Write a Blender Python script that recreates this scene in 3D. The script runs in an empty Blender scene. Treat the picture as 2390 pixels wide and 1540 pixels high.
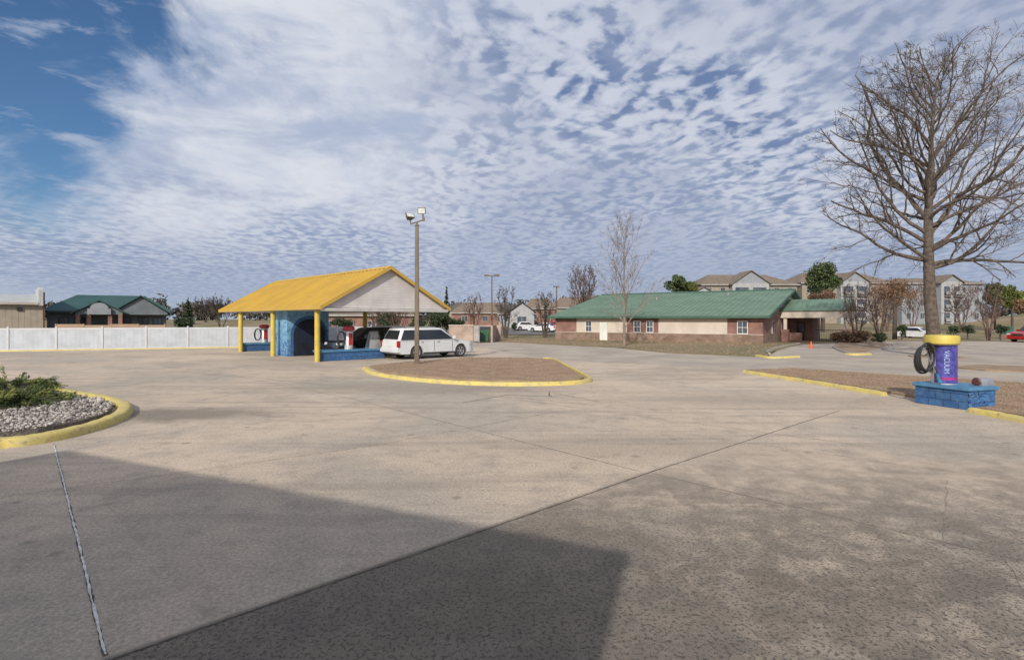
import bpy, bmesh, math, random
from mathutils import Vector, Matrix
R = math.radians
C = bpy.context.scene.collection
F, HOR, CX, CH = 1330.0, 745.0, 1195.0, 2.4
def P(px, py, z=0.0):
    D = (CH - z) * F / (py - HOR)
    return ((px - CX) / F * D, D)
def XD(px, D):
    return (px - CX) / F * D
def smooth(a, b, x):
    t = max(0, min(1, (x - a) / (b - a))); return t * t * (3 - 2 * t)
def terrain(x, y):
    z = 2.1 * smooth(72, 150, y)
    z += 4.5 * math.exp(-(((x - 116) / 13) ** 2 + ((y - 112) / 16) ** 2))
    return z

# ------------------------------------------------------------ materials
class NT:
    def __init__(s, tree): s.t = tree; s.n = tree.nodes; s.l = tree.links
    def put(s, inp, v):
        if hasattr(v, 'is_output'): s.l.new(v, inp)
        elif v is not None: inp.default_value = v
    def m(s, op, a, b=None, c=None, clamp=False):
        n = s.n.new('ShaderNodeMath'); n.operation = op; n.use_clamp = clamp
        s.put(n.inputs[0], a)
        if b is not None: s.put(n.inputs[1], b)
        if c is not None: s.put(n.inputs[2], c)
        return n.outputs[0]
    def mr(s, v, a, b, c=0.0, d=1.0, smoothstep=True):
        n = s.n.new('ShaderNodeMapRange'); n.interpolation_type = 'SMOOTHSTEP' if smoothstep else 'LINEAR'
        for i, q in enumerate((v, a, b, c, d)): s.put(n.inputs[i], q)
        return n.outputs[0]
    def mix(s, f, a, b, mode='MIX'):
        n = s.n.new('ShaderNodeMix'); n.data_type = 'RGBA'; n.blend_type = mode
        s.put(n.inputs[0], f)
        for k, q in ((6, a), (7, b)):
            if isinstance(q, tuple) and len(q) == 3: q = q + (1,)
            s.put(n.inputs[k], q)
        return n.outputs[2]
    def noise(s, vec, scale, detail=3, rough=.55, dist=0.0, out=0, dims='3D'):
        n = s.n.new('ShaderNodeTexNoise'); n.noise_dimensions = dims; s.put(n.inputs['Vector'], vec)
        n.inputs['Scale'].default_value = scale; n.inputs['Detail'].default_value = detail
        n.inputs['Roughness'].default_value = rough; n.inputs['Distortion'].default_value = dist
        return n.outputs[out]
    def mapping(s, vec, scale=(1, 1, 1), rot=(0, 0, 0), loc=(0, 0, 0)):
        n = s.n.new('ShaderNodeMapping'); s.put(n.inputs[0], vec)
        n.inputs['Scale'].default_value = scale; n.inputs['Rotation'].default_value = rot; n.inputs['Location'].default_value = loc
        return n.outputs[0]
    def vec(s, op, a, b=None, scale=None):
        n = s.n.new('ShaderNodeVectorMath'); n.operation = op; s.put(n.inputs[0], a)
        if b is not None: s.put(n.inputs[1], b)
        if scale is not None: s.put(n.inputs['Scale'], scale)
        return n.outputs[1] if op == 'DOT_PRODUCT' else n.outputs[0]
def new_mat(name):
    m = bpy.data.materials.new(name); m.use_nodes = True
    t = NT(m.node_tree); b = t.n['Principled BSDF']
    tc = t.n.new('ShaderNodeTexCoord')
    return m, t, b, tc.outputs['Object']
def mat(name, col, col2=None, scale=2.0, rough=.8, metal=0.0, bump=None, island=0.0, spec=.5, coat=0, lo=.35, hi=.65, dirt=0.0):
    m, t, b, tc = new_mat(name)
    if col2 is None: col2 = tuple(x * .8 for x in col)
    f = t.mr(t.noise(tc, scale, 3, .6), lo, hi)
    out = t.mix(f, col, col2)
    if dirt:
        out = t.mix(t.mr(t.noise(tc, scale*5, 5, .7), .52, .68, 0, dirt), out, (.20, .17, .13))
    if island:
        g = t.n.new('ShaderNodeNewGeometry')
        v = t.mr(g.outputs['Random Per Island'], 0, 1, 1 - island, 1 + island, False)
        out = t.vec('SCALE', out, scale=v)
    t.put(b.inputs['Base Color'], out)
    b.inputs['Roughness'].default_value = rough; b.inputs['Metallic'].default_value = metal
    b.inputs['Specular IOR Level'].default_value = spec
    b.inputs['Coat Weight'].default_value = coat
    if bump:
        bn = t.n.new('ShaderNodeBump'); bn.inputs['Strength'].default_value = bump[1]; bn.inputs['Distance'].default_value = bump[2] if len(bump) > 2 else .02
        t.l.new(t.noise(tc, bump[0], 4), bn.inputs['Height']); t.l.new(bn.outputs[0], b.inputs['Normal'])
    return m
def brick_mat(name, c1, c2, mortar, bw=.22, rh=.075, ms=.012, fade=None):
    m, t, b, tc = new_mat(name)
    s = t.n.new('ShaderNodeSeparateXYZ'); t.l.new(tc, s.inputs[0])
    cb = t.n.new('ShaderNodeCombineXYZ')
    t.l.new(t.m('ADD', s.outputs[0], s.outputs[1]), cb.inputs[0]); t.l.new(s.outputs[2], cb.inputs[1])
    br = t.n.new('ShaderNodeTexBrick'); t.l.new(cb.outputs[0], br.inputs[0])
    br.inputs['Color1'].default_value = c1 + (1,); br.inputs['Color2'].default_value = c2 + (1,); br.inputs['Mortar'].default_value = mortar + (1,)
    br.inputs['Scale'].default_value = 1; br.inputs['Brick Width'].default_value = bw; br.inputs['Row Height'].default_value = rh; br.inputs['Mortar Size'].default_value = ms
    v = t.mr(t.noise(tc, .9, 4), .3, .7, .75, 1.15)
    out = br.outputs[0]
    if fade:
        out = t.mix(t.mr(t.noise(tc, 7, 6, .7), .48, .72, 0, .6), out, fade)
    t.l.new(t.vec('SCALE', out, scale=v), b.inputs['Base Color']); b.inputs['Roughness'].default_value = .9
    bn = t.n.new('ShaderNodeBump'); bn.inputs['Strength'].default_value = .4; bn.inputs['Distance'].default_value = .01
    bn.invert = True
    t.l.new(br.outputs[1], bn.inputs['Height']); t.l.new(bn.outputs[0], b.inputs['Normal'])
    return m
def siding_mat(name, col, pitch=.15, vertical=False, dark=.7):
    m, t, b, tc = new_mat(name)
    s = t.n.new('ShaderNodeSeparateXYZ'); t.l.new(tc, s.inputs[0])
    src = t.m('ADD', s.outputs[0], s.outputs[1]) if vertical else s.outputs[2]
    fr = t.m('FRACT', t.m('DIVIDE', src, pitch))
    edge = t.mr(fr, 0.0, .16, 0, 1)
    v = t.mr(t.noise(tc, 1.3, 4), .3, .7, .86, 1.05)
    c = t.mix(edge, tuple(x * dark for x in col), col)
    t.l.new(t.vec('SCALE', c, scale=v), b.inputs['Base Color']); b.inputs['Roughness'].default_value = .6
    return m

D1 = (.71, .704); DN = (.704, -.71)
def concrete_mat():
    m, t, b, tc = new_mat('concrete_slab')
    s = t.n.new('ShaderNodeSeparateXYZ'); t.l.new(tc, s.inputs[0]); x, y = s.outputs[0], s.outputs[1]
    dn = t.m('ADD', t.m('MULTIPLY', x, DN[0]), t.m('MULTIPLY', y, DN[1]))
    dd = t.m('ADD', t.m('MULTIPLY', x, D1[0]), t.m('MULTIPLY', y, D1[1]))
    cell = t.n.new('ShaderNodeCombineXYZ')
    t.l.new(t.m('FLOOR', t.m('DIVIDE', t.m('ADD', dn, 4.87), 5.2)), cell.inputs[0])
    t.l.new(t.m('FLOOR', t.m('DIVIDE', t.m('SUBTRACT', dd, 7.76), 6.3)), cell.inputs[1])
    wn = t.n.new('ShaderNodeTexWhiteNoise'); t.l.new(cell.outputs[0], wn.inputs[0])
    n1 = t.noise(tc, .16, 4, .6, .4, 0, '2D'); n2 = t.noise(tc, .9, 6, .68, .3, 0, '2D'); n3 = t.noise(tc, 26, 4, .8, 0, 0, '2D'); n4 = t.noise(tc, 110, 2, .6, 0, 0, '2D')
    n5 = t.noise(t.mapping(tc, (1, 1, 1), loc=(31, 7, 0)), 2.2, 8, .80, .2, 0, '2D')
    col = t.mix(t.mr(n1, .38, .62), (.545, .445, .345), (.425, .365, .30))
    col = t.mix(t.mr(n2, .46, .72, 0, .50), col, (.31, .27, .23))
    col = t.mix(t.mr(n5, .50, .68, 0, .40), col, (.25, .22, .19))
    col = t.mix(t.mr(n5, .46, .34, 0, .22), col, (.62, .53, .43))
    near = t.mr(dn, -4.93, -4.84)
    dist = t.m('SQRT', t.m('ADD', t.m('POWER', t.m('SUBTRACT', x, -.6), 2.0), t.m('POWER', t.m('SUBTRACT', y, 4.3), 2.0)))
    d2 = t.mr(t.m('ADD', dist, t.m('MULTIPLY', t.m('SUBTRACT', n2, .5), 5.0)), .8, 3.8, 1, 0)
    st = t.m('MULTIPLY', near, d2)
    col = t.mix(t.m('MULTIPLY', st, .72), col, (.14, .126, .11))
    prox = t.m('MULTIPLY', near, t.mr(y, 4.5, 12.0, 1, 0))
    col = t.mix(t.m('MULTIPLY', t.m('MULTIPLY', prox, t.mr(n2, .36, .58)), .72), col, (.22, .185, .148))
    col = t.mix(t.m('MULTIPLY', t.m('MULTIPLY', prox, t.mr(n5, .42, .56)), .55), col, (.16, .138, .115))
    for (cx, cy, ex, ey, a0, a1, k) in ((-8.2, 14.4, 1.0, 5.5, .9, 3.4, .75), (-3, 20, .25, 3.0, 1.0, 4.0, .45), (2.5, 10.8, .5, 3.0, .5, 2.8, .3), (7.5, 17, .3, 2.0, 1.0, 3.6, .35)):
        dl = t.m('SQRT', t.m('ADD', t.m('MULTIPLY', t.m('POWER', t.m('SUBTRACT', x, cx), 2.0), ex), t.m('MULTIPLY', t.m('POWER', t.m('SUBTRACT', y, cy), 2.0), ey)))
        col = t.mix(t.m('MULTIPLY', t.mr(t.m('ADD', dl, t.m('MULTIPLY', t.m('SUBTRACT', n2, .5), 5.0)), a0, a1, 1, 0), k), col, (.19, .16, .13))
    streak = t.noise(t.mapping(tc, (.25, 2.6, 1), (0, 0, R(-32))), .5, 5, .6, 0, 0, '2D')
    col = t.mix(t.mr(streak, .52, .72, 0, .42), col, (.265, .23, .19))
    streak2 = t.noise(t.mapping(tc, (.12, 3.4, 1), (0, 0, R(8))), .5, 5, .65, 0, 0, '2D')
    col = t.mix(t.mr(streak2, .53, .70, 0, .40), col, (.285, .245, .205))
    vo = t.n.new('ShaderNodeTexVoronoi'); vo.voronoi_dimensions = '2D'; t.l.new(tc, vo.inputs[0]); vo.inputs['Scale'].default_value = .42
    col = t.mix(t.mr(t.m('ADD', vo.outputs['Distance'], t.m('MULTIPLY', n5, .1)), .055, .095, .5, 0), col, (.12, .11, .10))
    k = t.m('MULTIPLY', t.mr(wn.outputs[0], 0, 1, .90, 1.05, False), t.m('MULTIPLY', t.mr(n3, .3, .7, .76, 1.20), t.mr(n4, .3, .7, .88, 1.10)))
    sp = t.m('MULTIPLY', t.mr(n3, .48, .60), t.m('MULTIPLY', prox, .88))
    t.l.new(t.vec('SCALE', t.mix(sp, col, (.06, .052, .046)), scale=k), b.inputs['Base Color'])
    b.inputs['Roughness'].default_value = .85; b.inputs['Specular IOR Level'].default_value = .25
    bn = t.n.new('ShaderNodeBump'); bn.inputs['Strength'].default_value = .6; bn.inputs['Distance'].default_value = .009
    t.l.new(n3, bn.inputs['Height']); t.l.new(bn.outputs[0], b.inputs['Normal'])
    return m

M = dict(
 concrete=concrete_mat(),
 road=mat('road_surface', (.41, .35, .285), (.31, .27, .23), .35, .9, bump=(30, .3, .006), dirt=.35),
 asphalt=mat('asphalt', (.16, .155, .15), (.11, .11, .11), .3, .9),
 grass=mat('dead_grass', (.31, .22, .15), (.235, .165, .11), 1.1, .95, bump=(18, .8, .03)),
 field=mat('field', (.24, .18, .11), (.145, .13, .06), .09, .95, bump=(5, .8, .08)),
 blade=mat('grass_blade', (.32, .225, .15), (.25, .18, .115), 1.2, .9, island=.25),
 yellow=mat('yellow_kerb_paint', (.58, .46, .13), (.48, .40, .16), 1.6, .75, bump=(25, .5, .012), dirt=.75),
 kerb=mat('grey_kerb', (.34, .30, .26), (.24, .21, .19), 2, .85),
 joint=mat('joint_dark', (.05, .043, .037), (.12, .10, .085), 9, .9),
 joint2=mat('joint_faint', (.25, .205, .16), (.15, .125, .10), 4, .9),
 sealant=mat('joint_sealant', (.70, .69, .68), (.48, .46, .44), 12, .7),
 ypost=mat('yellow_column_paint', (.56, .42, .06), (.47, .35, .07), 2, .55, dirt=.2),
 yroof=mat('yellow_metal_roof', (.50, .325, .052), (.44, .285, .055), .6, .5, dirt=.12),
 white=mat('white_paint', (.66, .65, .63), (.58, .57, .54), 1, .6),
 soffit=mat('white_soffit', (.60, .60, .58), None, 1, .7),
 sidewhite=siding_mat('white_siding', (.56, .53, .52), .16, False, .74),
 vinyl=siding_mat('white_vinyl_boards', (.46, .49, .54), .30, True, .84),
 vinylpost=mat('white_vinyl_post', (.55, .56, .59), (.49, .50, .53), 1, .5),
 blue=brick_mat('blue_painted_block', (.03, .10, .25), (.045, .13, .29), (.018, .055, .15), .40, .20, .012, fade=(.12, .20, .33)),
 bluecap=mat('light_blue_cap', (.08, .23, .39), (.06, .18, .33), 3, .55, dirt=.4),
 navy=mat('navy_arch_paint', (.004, .007, .018), (.010, .018, .045), 1.5, .7),
 red=mat('red_plastic', (.42, .03, .035), (.33, .02, .03), 2, .4),
 grey=mat('grey_metal', (.38, .38, .38), (.28, .28, .28), 2, .5, .3),
 steel=mat('brushed_steel', (.60, .60, .61), (.45, .45, .46), 4, .35, .8),
 alum=mat('aluminium_sheet', (.66, .67, .69), (.5, .5, .52), 2, .4, .5),
 bronze=mat('bronze_pole', (.105, .075, .05), (.15, .11, .075), 1.2, .55),
 black=mat('black_rubber', (.018, .018, .02), (.03, .03, .03), 4, .6),
 tyre=mat('tyre_rubber', (.025, .025, .026), (.04, .038, .036), 6, .8),
 rim=mat('alloy_rim', (.55, .56, .58), (.4, .4, .42), 3, .3, .8),
 glass=mat('dark_window_glass', (.012, .015, .02), (.02, .025, .03), 1, .06, spec=.8),
 hglass=mat('house_window_glass', (.09, .11, .14), (.04, .05, .07), 1.2, .1, spec=.8),
 lens=mat('lamp_lens', (.62, .66, .66), (.5, .52, .5), 5, .12),
 taillight=mat('tail_lamp_red', (.42, .015, .015), None, 5, .2),
 headlamp=mat('head_lamp_clear', (.65, .68, .7), (.4, .4, .45), 8, .12),
 carwhite=mat('white_car_paint', (.64, .65, .67), (.58, .59, .61), 1, .22, coat=.6),
 carblack=mat('black_car_paint', (.016, .018, .022), None, 1, .2, coat=.7),
 carred=mat('red_car_paint', (.42, .015, .02), None, 1, .25, coat=.6),
 trim=mat('dark_trim', (.03, .03, .032), None, 3, .5),
 chrome=mat('chrome_trim', (.7, .7, .7), None, 3, .15, 1),
 brick=brick_mat('red_brick', (.20, .08, .062), (.27, .115, .085), (.24, .19, .165)),
 dbrick=brick_mat('brown_split_block', (.20, .13, .095), (.27, .185, .14), (.16, .12, .10), .4, .2, .015),
 tblock=brick_mat('tan_pink_block', (.40, .30, .25), (.34, .26, .21), (.28, .22, .19), .4, .2, .012),
 stucco=mat('cream_stucco', (.55, .475, .41), (.48, .415, .36), .8, .85),
 beige=mat('beige_trim', (.50, .44, .37), None, .8, .8),
 groof=mat('green_metal_roof', (.135, .215, .15), (.105, .175, .12), .5, .55, dirt=.15),
 gtrim=mat('green_trim', (.05, .12, .085), None, 2, .5),
 troof=mat('teal_metal_roof', (.04, .09, .082), (.03, .074, .069), .5, .45),
 bluegrey=mat('blue_grey_wall', (.155, .175, .195), None, 1, .8),
 metalwall=siding_mat('beige_metal_wall', (.36, .31, .245), .45, True, .6),
 metalroof=siding_mat('pale_metal_roof', (.44, .45, .45), .6, True, .8),
 rust=mat('rusty_brown', (.14, .06, .035), None, 2, .8),
 broof=mat('brown_shingles', (.20, .155, .12), (.15, .115, .09), 1.5, .9),
 droof=mat('dark_shingles', (.11, .095, .085), (.08, .07, .065), 1.5, .9),
 greyside=siding_mat('grey_lap_siding', (.25, .27, .30), .3, False, .85),
 whiteside=siding_mat('pale_lap_siding', (.34, .345, .36), .3, False, .85),
 tanside=siding_mat('tan_lap_siding', (.28, .24, .195), .3, False, .85),
 softframe=mat('soft_grey_trim', (.37, .36, .345), None, 1, .7),
 wood=siding_mat('cedar_boards', (.34, .23, .15), .14, True, .6),
 bark=mat('tree_bark', (.135, .105, .085), (.07, .055, .045), 5, .95, bump=(22, 1, .03)),
 barkpale=mat('pale_twig_bark', (.26, .205, .175), (.17, .135, .115), 3, .95),
 barkred=mat('reddish_twig_bark', (.15, .092, .075), (.10, .068, .055), 3, .95),
 barkdark=mat('dark_twig_bark', (.085, .065, .052), None, 3, .95),
 pine=mat('pine_needles', (.035, .062, .022), (.07, .09, .03), .7, .9, island=.5),
 ever=mat('evergreen_leaf', (.026, .045, .02), (.045, .062, .028), .8, .9, island=.5),
 lime=mat('yellow_green_leaf', (.15, .16, .035), (.085, .11, .03), .6, .9, island=.4),
 rustleaf=mat('russet_leaf', (.21, .11, .058), (.15, .095, .05), .8, .9, island=.5),
 juniper=mat('juniper_needles', (.16, .17, .045), (.065, .095, .028), 2.0, .9, island=.5),
 junicore=mat('juniper_shade', (.035, .042, .018), (.05, .045, .022), 6, .95, bump=(20, 1, .05)),
 drybush=mat('dry_bush', (.16, .095, .062), (.115, .072, .05), 2, .9, island=.5),
 farwood=mat('distant_wood', (.085, .07, .06), (.05, .056, .042), .15, .95, island=.4),
 stone=mat('gravel_stone', (.40, .375, .35), (.25, .22, .195), 5, .85, island=.6),
 gbed=mat('gravel_bed', (.17, .15, .13), (.09, .078, .068), 14, .9, bump=(25, 1, .04)),
 purple=mat('purple_label', (.04, .04, .20), (.09, .08, .34), 7, .35),
 pink=mat('pink_label_band', (.34, .04, .20), None, 5, .35),
 lettering=mat('pale_lettering', (.38, .52, .70), None, 5, .4),
 cap=mat('yellow_plastic_cap', (.56, .44, .08), (.48, .38, .08), 3, .5),
 brown=mat('brown_disc', (.10, .035, .025), None, 4, .5),
 teal=mat('blue_nozzle', (.02, .20, .34), None, 4, .4),
 orange=mat('orange_cone_plastic', (.75, .12, .02), None, 3, .5),
 dgreen=mat('dumpster_green', (.03, .10, .055), (.05, .11, .07), 2, .6),
 signgreen=mat('sign_green', (.03, .12, .08), None, 2, .5),
)
def mural_mat():
    m, t, b, tc = new_mat('ocean_mural_paint')
    s = t.n.new('ShaderNodeSeparateXYZ'); t.l.new(tc, s.inputs[0])
    n = t.noise(tc, 2.2, 5, .6, 1.2)
    f = t.mr(t.m('ADD', n, t.m('MULTIPLY', s.outputs[2], .10)), .42, .85)
    c = t.mix(f, (.04, .13, .30), (.18, .38, .55))
    c = t.mix(t.mr(t.noise(tc, 9, 4), .54, .72, 0, .65), c, (.42, .58, .68))
    t.l.new(c, b.inputs['Base Color']); b.inputs['Roughness'].default_value = .7
    return m
M['mural'] = mural_mat()

# ------------------------------------------------------------ mesh helpers
class MB:
    def __init__(s): s.v = []; s.f = []
    def quad(s, a, b, c, d):
        i = len(s.v); s.v += [tuple(a), tuple(b), tuple(c), tuple(d)]; s.f.append((i, i+1, i+2, i+3)); return s
    def poly(s, pts):
        i = len(s.v); s.v += [tuple(p) for p in pts]; s.f.append(tuple(range(i, i+len(pts)))); return s
    def box(s, x0, x1, y0, y1, z0, z1):
        i = len(s.v)
        s.v += [(x0,y0,z0),(x1,y0,z0),(x1,y1,z0),(x0,y1,z0),(x0,y0,z1),(x1,y0,z1),(x1,y1,z1),(x0,y1,z1)]
        for f in ((0,3,2,1),(4,5,6,7),(0,1,5,4),(1,2,6,5),(2,3,7,6),(3,0,4,7)): s.f.append(tuple(i+k for k in f))
        return s
    def hexa(s, b, t):
        i = len(s.v); s.v += [tuple(p) for p in b] + [tuple(p) for p in t]
        for f in ((0,3,2,1),(4,5,6,7),(0,1,5,4),(1,2,6,5),(2,3,7,6),(3,0,4,7)): s.f.append(tuple(i+k for k in f))
        return s
    def slab(s, pts, th):
        i = len(s.v); n = len(pts); s.v += [tuple(p) for p in pts] + [(p[0], p[1], p[2]-th) for p in pts]
        s.f.append(tuple(i+k for k in range(n))); s.f.append(tuple(i+n+k for k in reversed(range(n))))
        for k in range(n): s.f.append((i+k, i+n+k, i+n+(k+1) % n, i+(k+1) % n))
        return s
    def prism_y(s, xz, y0, y1):
        i = len(s.v); n = len(xz); s.v += [(x, y0, z) for x, z in xz] + [(x, y1, z) for x, z in xz]
        s.f.append(tuple(i+k for k in range(n))); s.f.append(tuple(i+n+k for k in reversed(range(n))))
        for k in range(n): s.f.append((i+k, i+n+k, i+n+(k+1) % n, i+(k+1) % n))
        return s
    def prism_x(s, yz, x0, x1):
        i = len(s.v); n = len(yz); s.v += [(x0, y, z) for y, z in yz] + [(x1, y, z) for y, z in yz]
        s.f.append(tuple(i+k for k in range(n))); s.f.append(tuple(i+n+k for k in reversed(range(n))))
        for k in range(n): s.f.append((i+k, i+n+k, i+n+(k+1) % n, i+(k+1) % n))
        return s
    def tube(s, pts, rad, n=6, caps=True):
        pts = [Vector(p) for p in pts]
        if not hasattr(rad, '__len__'): rad = [rad] * len(pts)
        base = len(s.v); ref = None
        for k, p in enumerate(pts):
            a = pts[max(0, k-1)]; b = pts[min(len(pts)-1, k+1)]
            t = (b - a)
            if t.length < 1e-9: t = Vector((0, 0, 1))
            t.normalize()
            if ref is None:
                ref = Vector((0, 0, 1)) if abs(t.z) < .8 else Vector((1, 0, 0))
            u = t.cross(ref)
            if u.length < 1e-4: u = t.cross(Vector((0, 1, 0)))
            u.normalize(); w = t.cross(u)
            r = rad[k]
            for j in range(n):
                a_ = 2 * math.pi * j / n + math.pi / n
                q = p + u * (math.cos(a_) * r) + w * (math.sin(a_) * r)
                s.v.append((q.x, q.y, q.z))
        for k in range(len(pts)-1):
            o = base + k * n
            for j in range(n): s.f.append((o+j, o+(j+1) % n, o+n+(j+1) % n, o+n+j))
        if caps:
            s.f.append(tuple(base + j for j in range(n))); o = base + (len(pts)-1)*n
            s.f.append(tuple(o + j for j in reversed(range(n))))
        return s
    def lathe(s, prof, cx=0, cy=0, n=20, axis='z', cz=0, a0=0, a1=2*math.pi):
        full = abs(a1 - a0 - 2*math.pi) < 1e-6
        base = len(s.v); m = len(prof); cnt = n if full else n + 1
        for j in range(cnt):
            a = a0 + (a1 - a0) * j / n
            for r, z in prof:
                if axis == 'z': s.v.append((cx + r*math.cos(a), cy + r*math.sin(a), cz + z))
                elif axis == 'y': s.v.append((cx + r*math.cos(a), cy + z, cz + r*math.sin(a)))
                else: s.v.append((cx + z, cy + r*math.cos(a), cz + r*math.sin(a)))
        for j in range(n):
            a = base + j*m; b = base + ((j+1) % cnt)*m
            for k in range(m-1): s.f.append((a+k, b+k, b+k+1, a+k+1))
        return s
    def build(s, name, material, parent=None, sm=False, bevel=0):
        me = bpy.data.meshes.new(name); me.from_pydata(s.v, [], s.f); me.validate()
        bm = bmesh.new(); bm.from_mesh(me)
        if len(bm.faces) < 4000:
            bmesh.ops.recalc_face_normals(bm, faces=bm.faces)
            if bevel: bmesh.ops.bevel(bm, geom=list(bm.edges), offset=bevel, segments=2, affect='EDGES', clamp_overlap=True)
        bm.to_mesh(me); bm.free()
        if sm:
            me.polygons.foreach_set('use_smooth', [True]*len(me.polygons))
            try: me.set_sharp_from_angle(angle=R(40))
            except Exception: pass
        me.materials.append(material)
        o = bpy.data.objects.new(name, me); C.objects.link(o)
        if parent is not None: o.parent = parent
        return o
def tag(o, label=None, cat=None, group=None, kind=None):
    if label: o['label'] = label
    if cat: o['category'] = cat
    if group: o['group'] = group
    if kind: o['kind'] = kind
    return o
def thing(name, label, cat, loc=(0, 0, 0), rz=0, group=None):
    o = bpy.data.objects.new(name, None); C.objects.link(o); o.empty_display_size = .2
    o.location = loc; o.rotation_euler = (0, 0, rz)
    return tag(o, label, cat, group)
def inpoly(x, y, poly):
    r = False; n = len(poly); j = n-1
    for i in range(n):
        xi, yi = poly[i][:2]; xj, yj = poly[j][:2]
        if (yi > y) != (yj > y) and x < (xj-xi)*(y-yi)/(yj-yi)+xi: r = not r
        j = i
    return r
def catmull(pts, k=6, closed=False):
    out = []; n = len(pts)
    rng = range(n) if closed else range(n-1)
    for i in rng:
        g = (lambda q: pts[q % n]) if closed else (lambda q: pts[max(0, min(n-1, q))])
        p0, p1, p2, p3 = g(i-1), g(i), g(i+1), g(i+2)
        for j in range(k):
            t = j/k
            out.append(tuple(.5*((2*p1[a]) + (-p0[a]+p2[a])*t + (2*p0[a]-5*p1[a]+4*p2[a]-p3[a])*t*t + (-p0[a]+3*p1[a]-3*p2[a]+p3[a])*t**3) for a in (0, 1)))
    if not closed: out.append(tuple(pts[-1][:2]))
    return out
def kerb(name, pts, w, h, material, label, group=None, side=1, k=6, closed=False, z=0.0):
    path = catmull(pts, k, closed); n = len(path); mb = MB(); rr = random.Random(len(pts)*7+int(abs(pts[0][0])*10))
    prof = [(0, -.02), (.02, h*.55), (.05, h*.88), (.10, h), (w-.05, h), (w-.01, h*.9), (w, -.02)]
    rings = []
    for i in range(n):
        a = path[(i-1) % n] if closed else path[max(0, i-1)]; b = path[(i+1) % n] if closed else path[min(n-1, i+1)]
        tx, ty = b[0]-a[0], b[1]-a[1]; l = math.hypot(tx, ty) or 1
        nx, ny = -ty/l*side, tx/l*side; ring = []
        jz = rr.uniform(-.008, .008); ju = rr.uniform(-.008, .008)
        for (u, v) in prof:
            mb.v.append((path[i][0]+nx*(u+ju), path[i][1]+ny*(u+ju), z + v + (jz if v > 0 else 0))); ring.append(len(mb.v)-1)
        rings.append(ring)
    for i in range(n if closed else n-1):
        r0, r1 = rings[i], rings[(i+1) % n]
        for j in range(len(prof)-1): mb.f.append((r0[j], r1[j], r1[j+1], r0[j+1]))
    if not closed: mb.f.append(tuple(rings[0])); mb.f.append(tuple(reversed(rings[-1])))
    return tag(mb.build(name, material, sm=True), label, 'kerb', group)
def flat(name, pts, z, material, kind='structure', th=.0):
    mb = MB()
    if th: mb.slab([(p[0], p[1], z) for p in pts], th)
    else: mb.poly([(p[0], p[1], z) for p in pts])
    o = mb.build(name, material)
    if o.data.polygons and o.data.polygons[0].normal.z < 0 and not th: o.data.flip_normals()
    return tag(o, kind=kind)
def tufts(name, poly, n, h, z, material, seed=1, w=.010):
    r = random.Random(seed); mb = MB()
    xs = [p[0] for p in poly]; ys = [p[1] for p in poly]; c = 0; tries = 0
    while c < n and tries < n*12:
        tries += 1
        x = r.uniform(min(xs), max(xs)); y = r.uniform(min(ys), max(ys))
        if not inpoly(x, y, poly): continue
        c += 1
        for q in range(3):
            a = r.uniform(0, 6.28); hh = h*r.uniform(.4, 1.2); lean = r.uniform(0, .9)*hh
            dx, dy = math.cos(a), math.sin(a); ox, oy = x+r.uniform(-.04, .04), y+r.uniform(-.04, .04)
            i = len(mb.v)
            mb.v += [(ox-dy*w, oy+dx*w, z), (ox+dy*w, oy-dx*w, z), (ox+dx*lean, oy+dy*lean, z+hh)]
            mb.f.append((i, i+1, i+2))
    return tag(mb.build(name, material), kind='stuff')

# ------------------------------------------------------------ ground and paving
def grid_ground():
    xs = [-900, -500, -300] + [x for x in range(-200, 201, 8)] + [300, 500, 900]
    ys = [-60, -20, 0, 20, 40, 60] + [y for y in range(66, 200, 6)] + [220, 260, 320, 420, 600, 900, 1600]
    mb = MB()
    for y in ys:
        for x in xs: mb.v.append((x, y, terrain(x, y) - .05))
    w = len(xs)
    for j in range(len(ys)-1):
        for i in range(w-1): mb.f.append((j*w+i, j*w+i+1, (j+1)*w+i+1, (j+1)*w+i))
    return tag(mb.build('ground', M['field'], sm=True), kind='structure')
grid_ground()
lot = [(-60, -14), (60, -14), (60, 14), P(2390, 905), P(2057, 905), P(1735, 862), P(1290, 838), P(1100, 806), P(1150, 797),
       (XD(1040, 60), 60), (XD(850, 55), 55), P(570, 810.5), P(0, 819), (-60, 32)]
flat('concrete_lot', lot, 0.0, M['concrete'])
roadp = [P(1735, 862), P(2057, 905), P(2390, 905), (60, 14), (110, 14), (110, 62), (46, 62), P(1975, 797), P(1830, 808), P(1790, 834), P(1560, 824), P(1440, 812), P(1300, 805), P(1150, 797), P(1100, 806), P(1290, 838)]
flat('access_road', roadp, 0.004, M['road'])
mb = MB(); ysl = [84, 90, 96, 102]
for y in ysl:
    for x in (-16, -8, 0, 8): mb.v.append((x, y, terrain(x, y)+.04))
for j in range(3):
    for i in range(3): mb.f.append((j*4+i, j*4+i+1, (j+1)*4+i+1, (j+1)*4+i))
tag(mb.build('far_parking_lot', M['asphalt'], sm=True), kind='structure')

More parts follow.
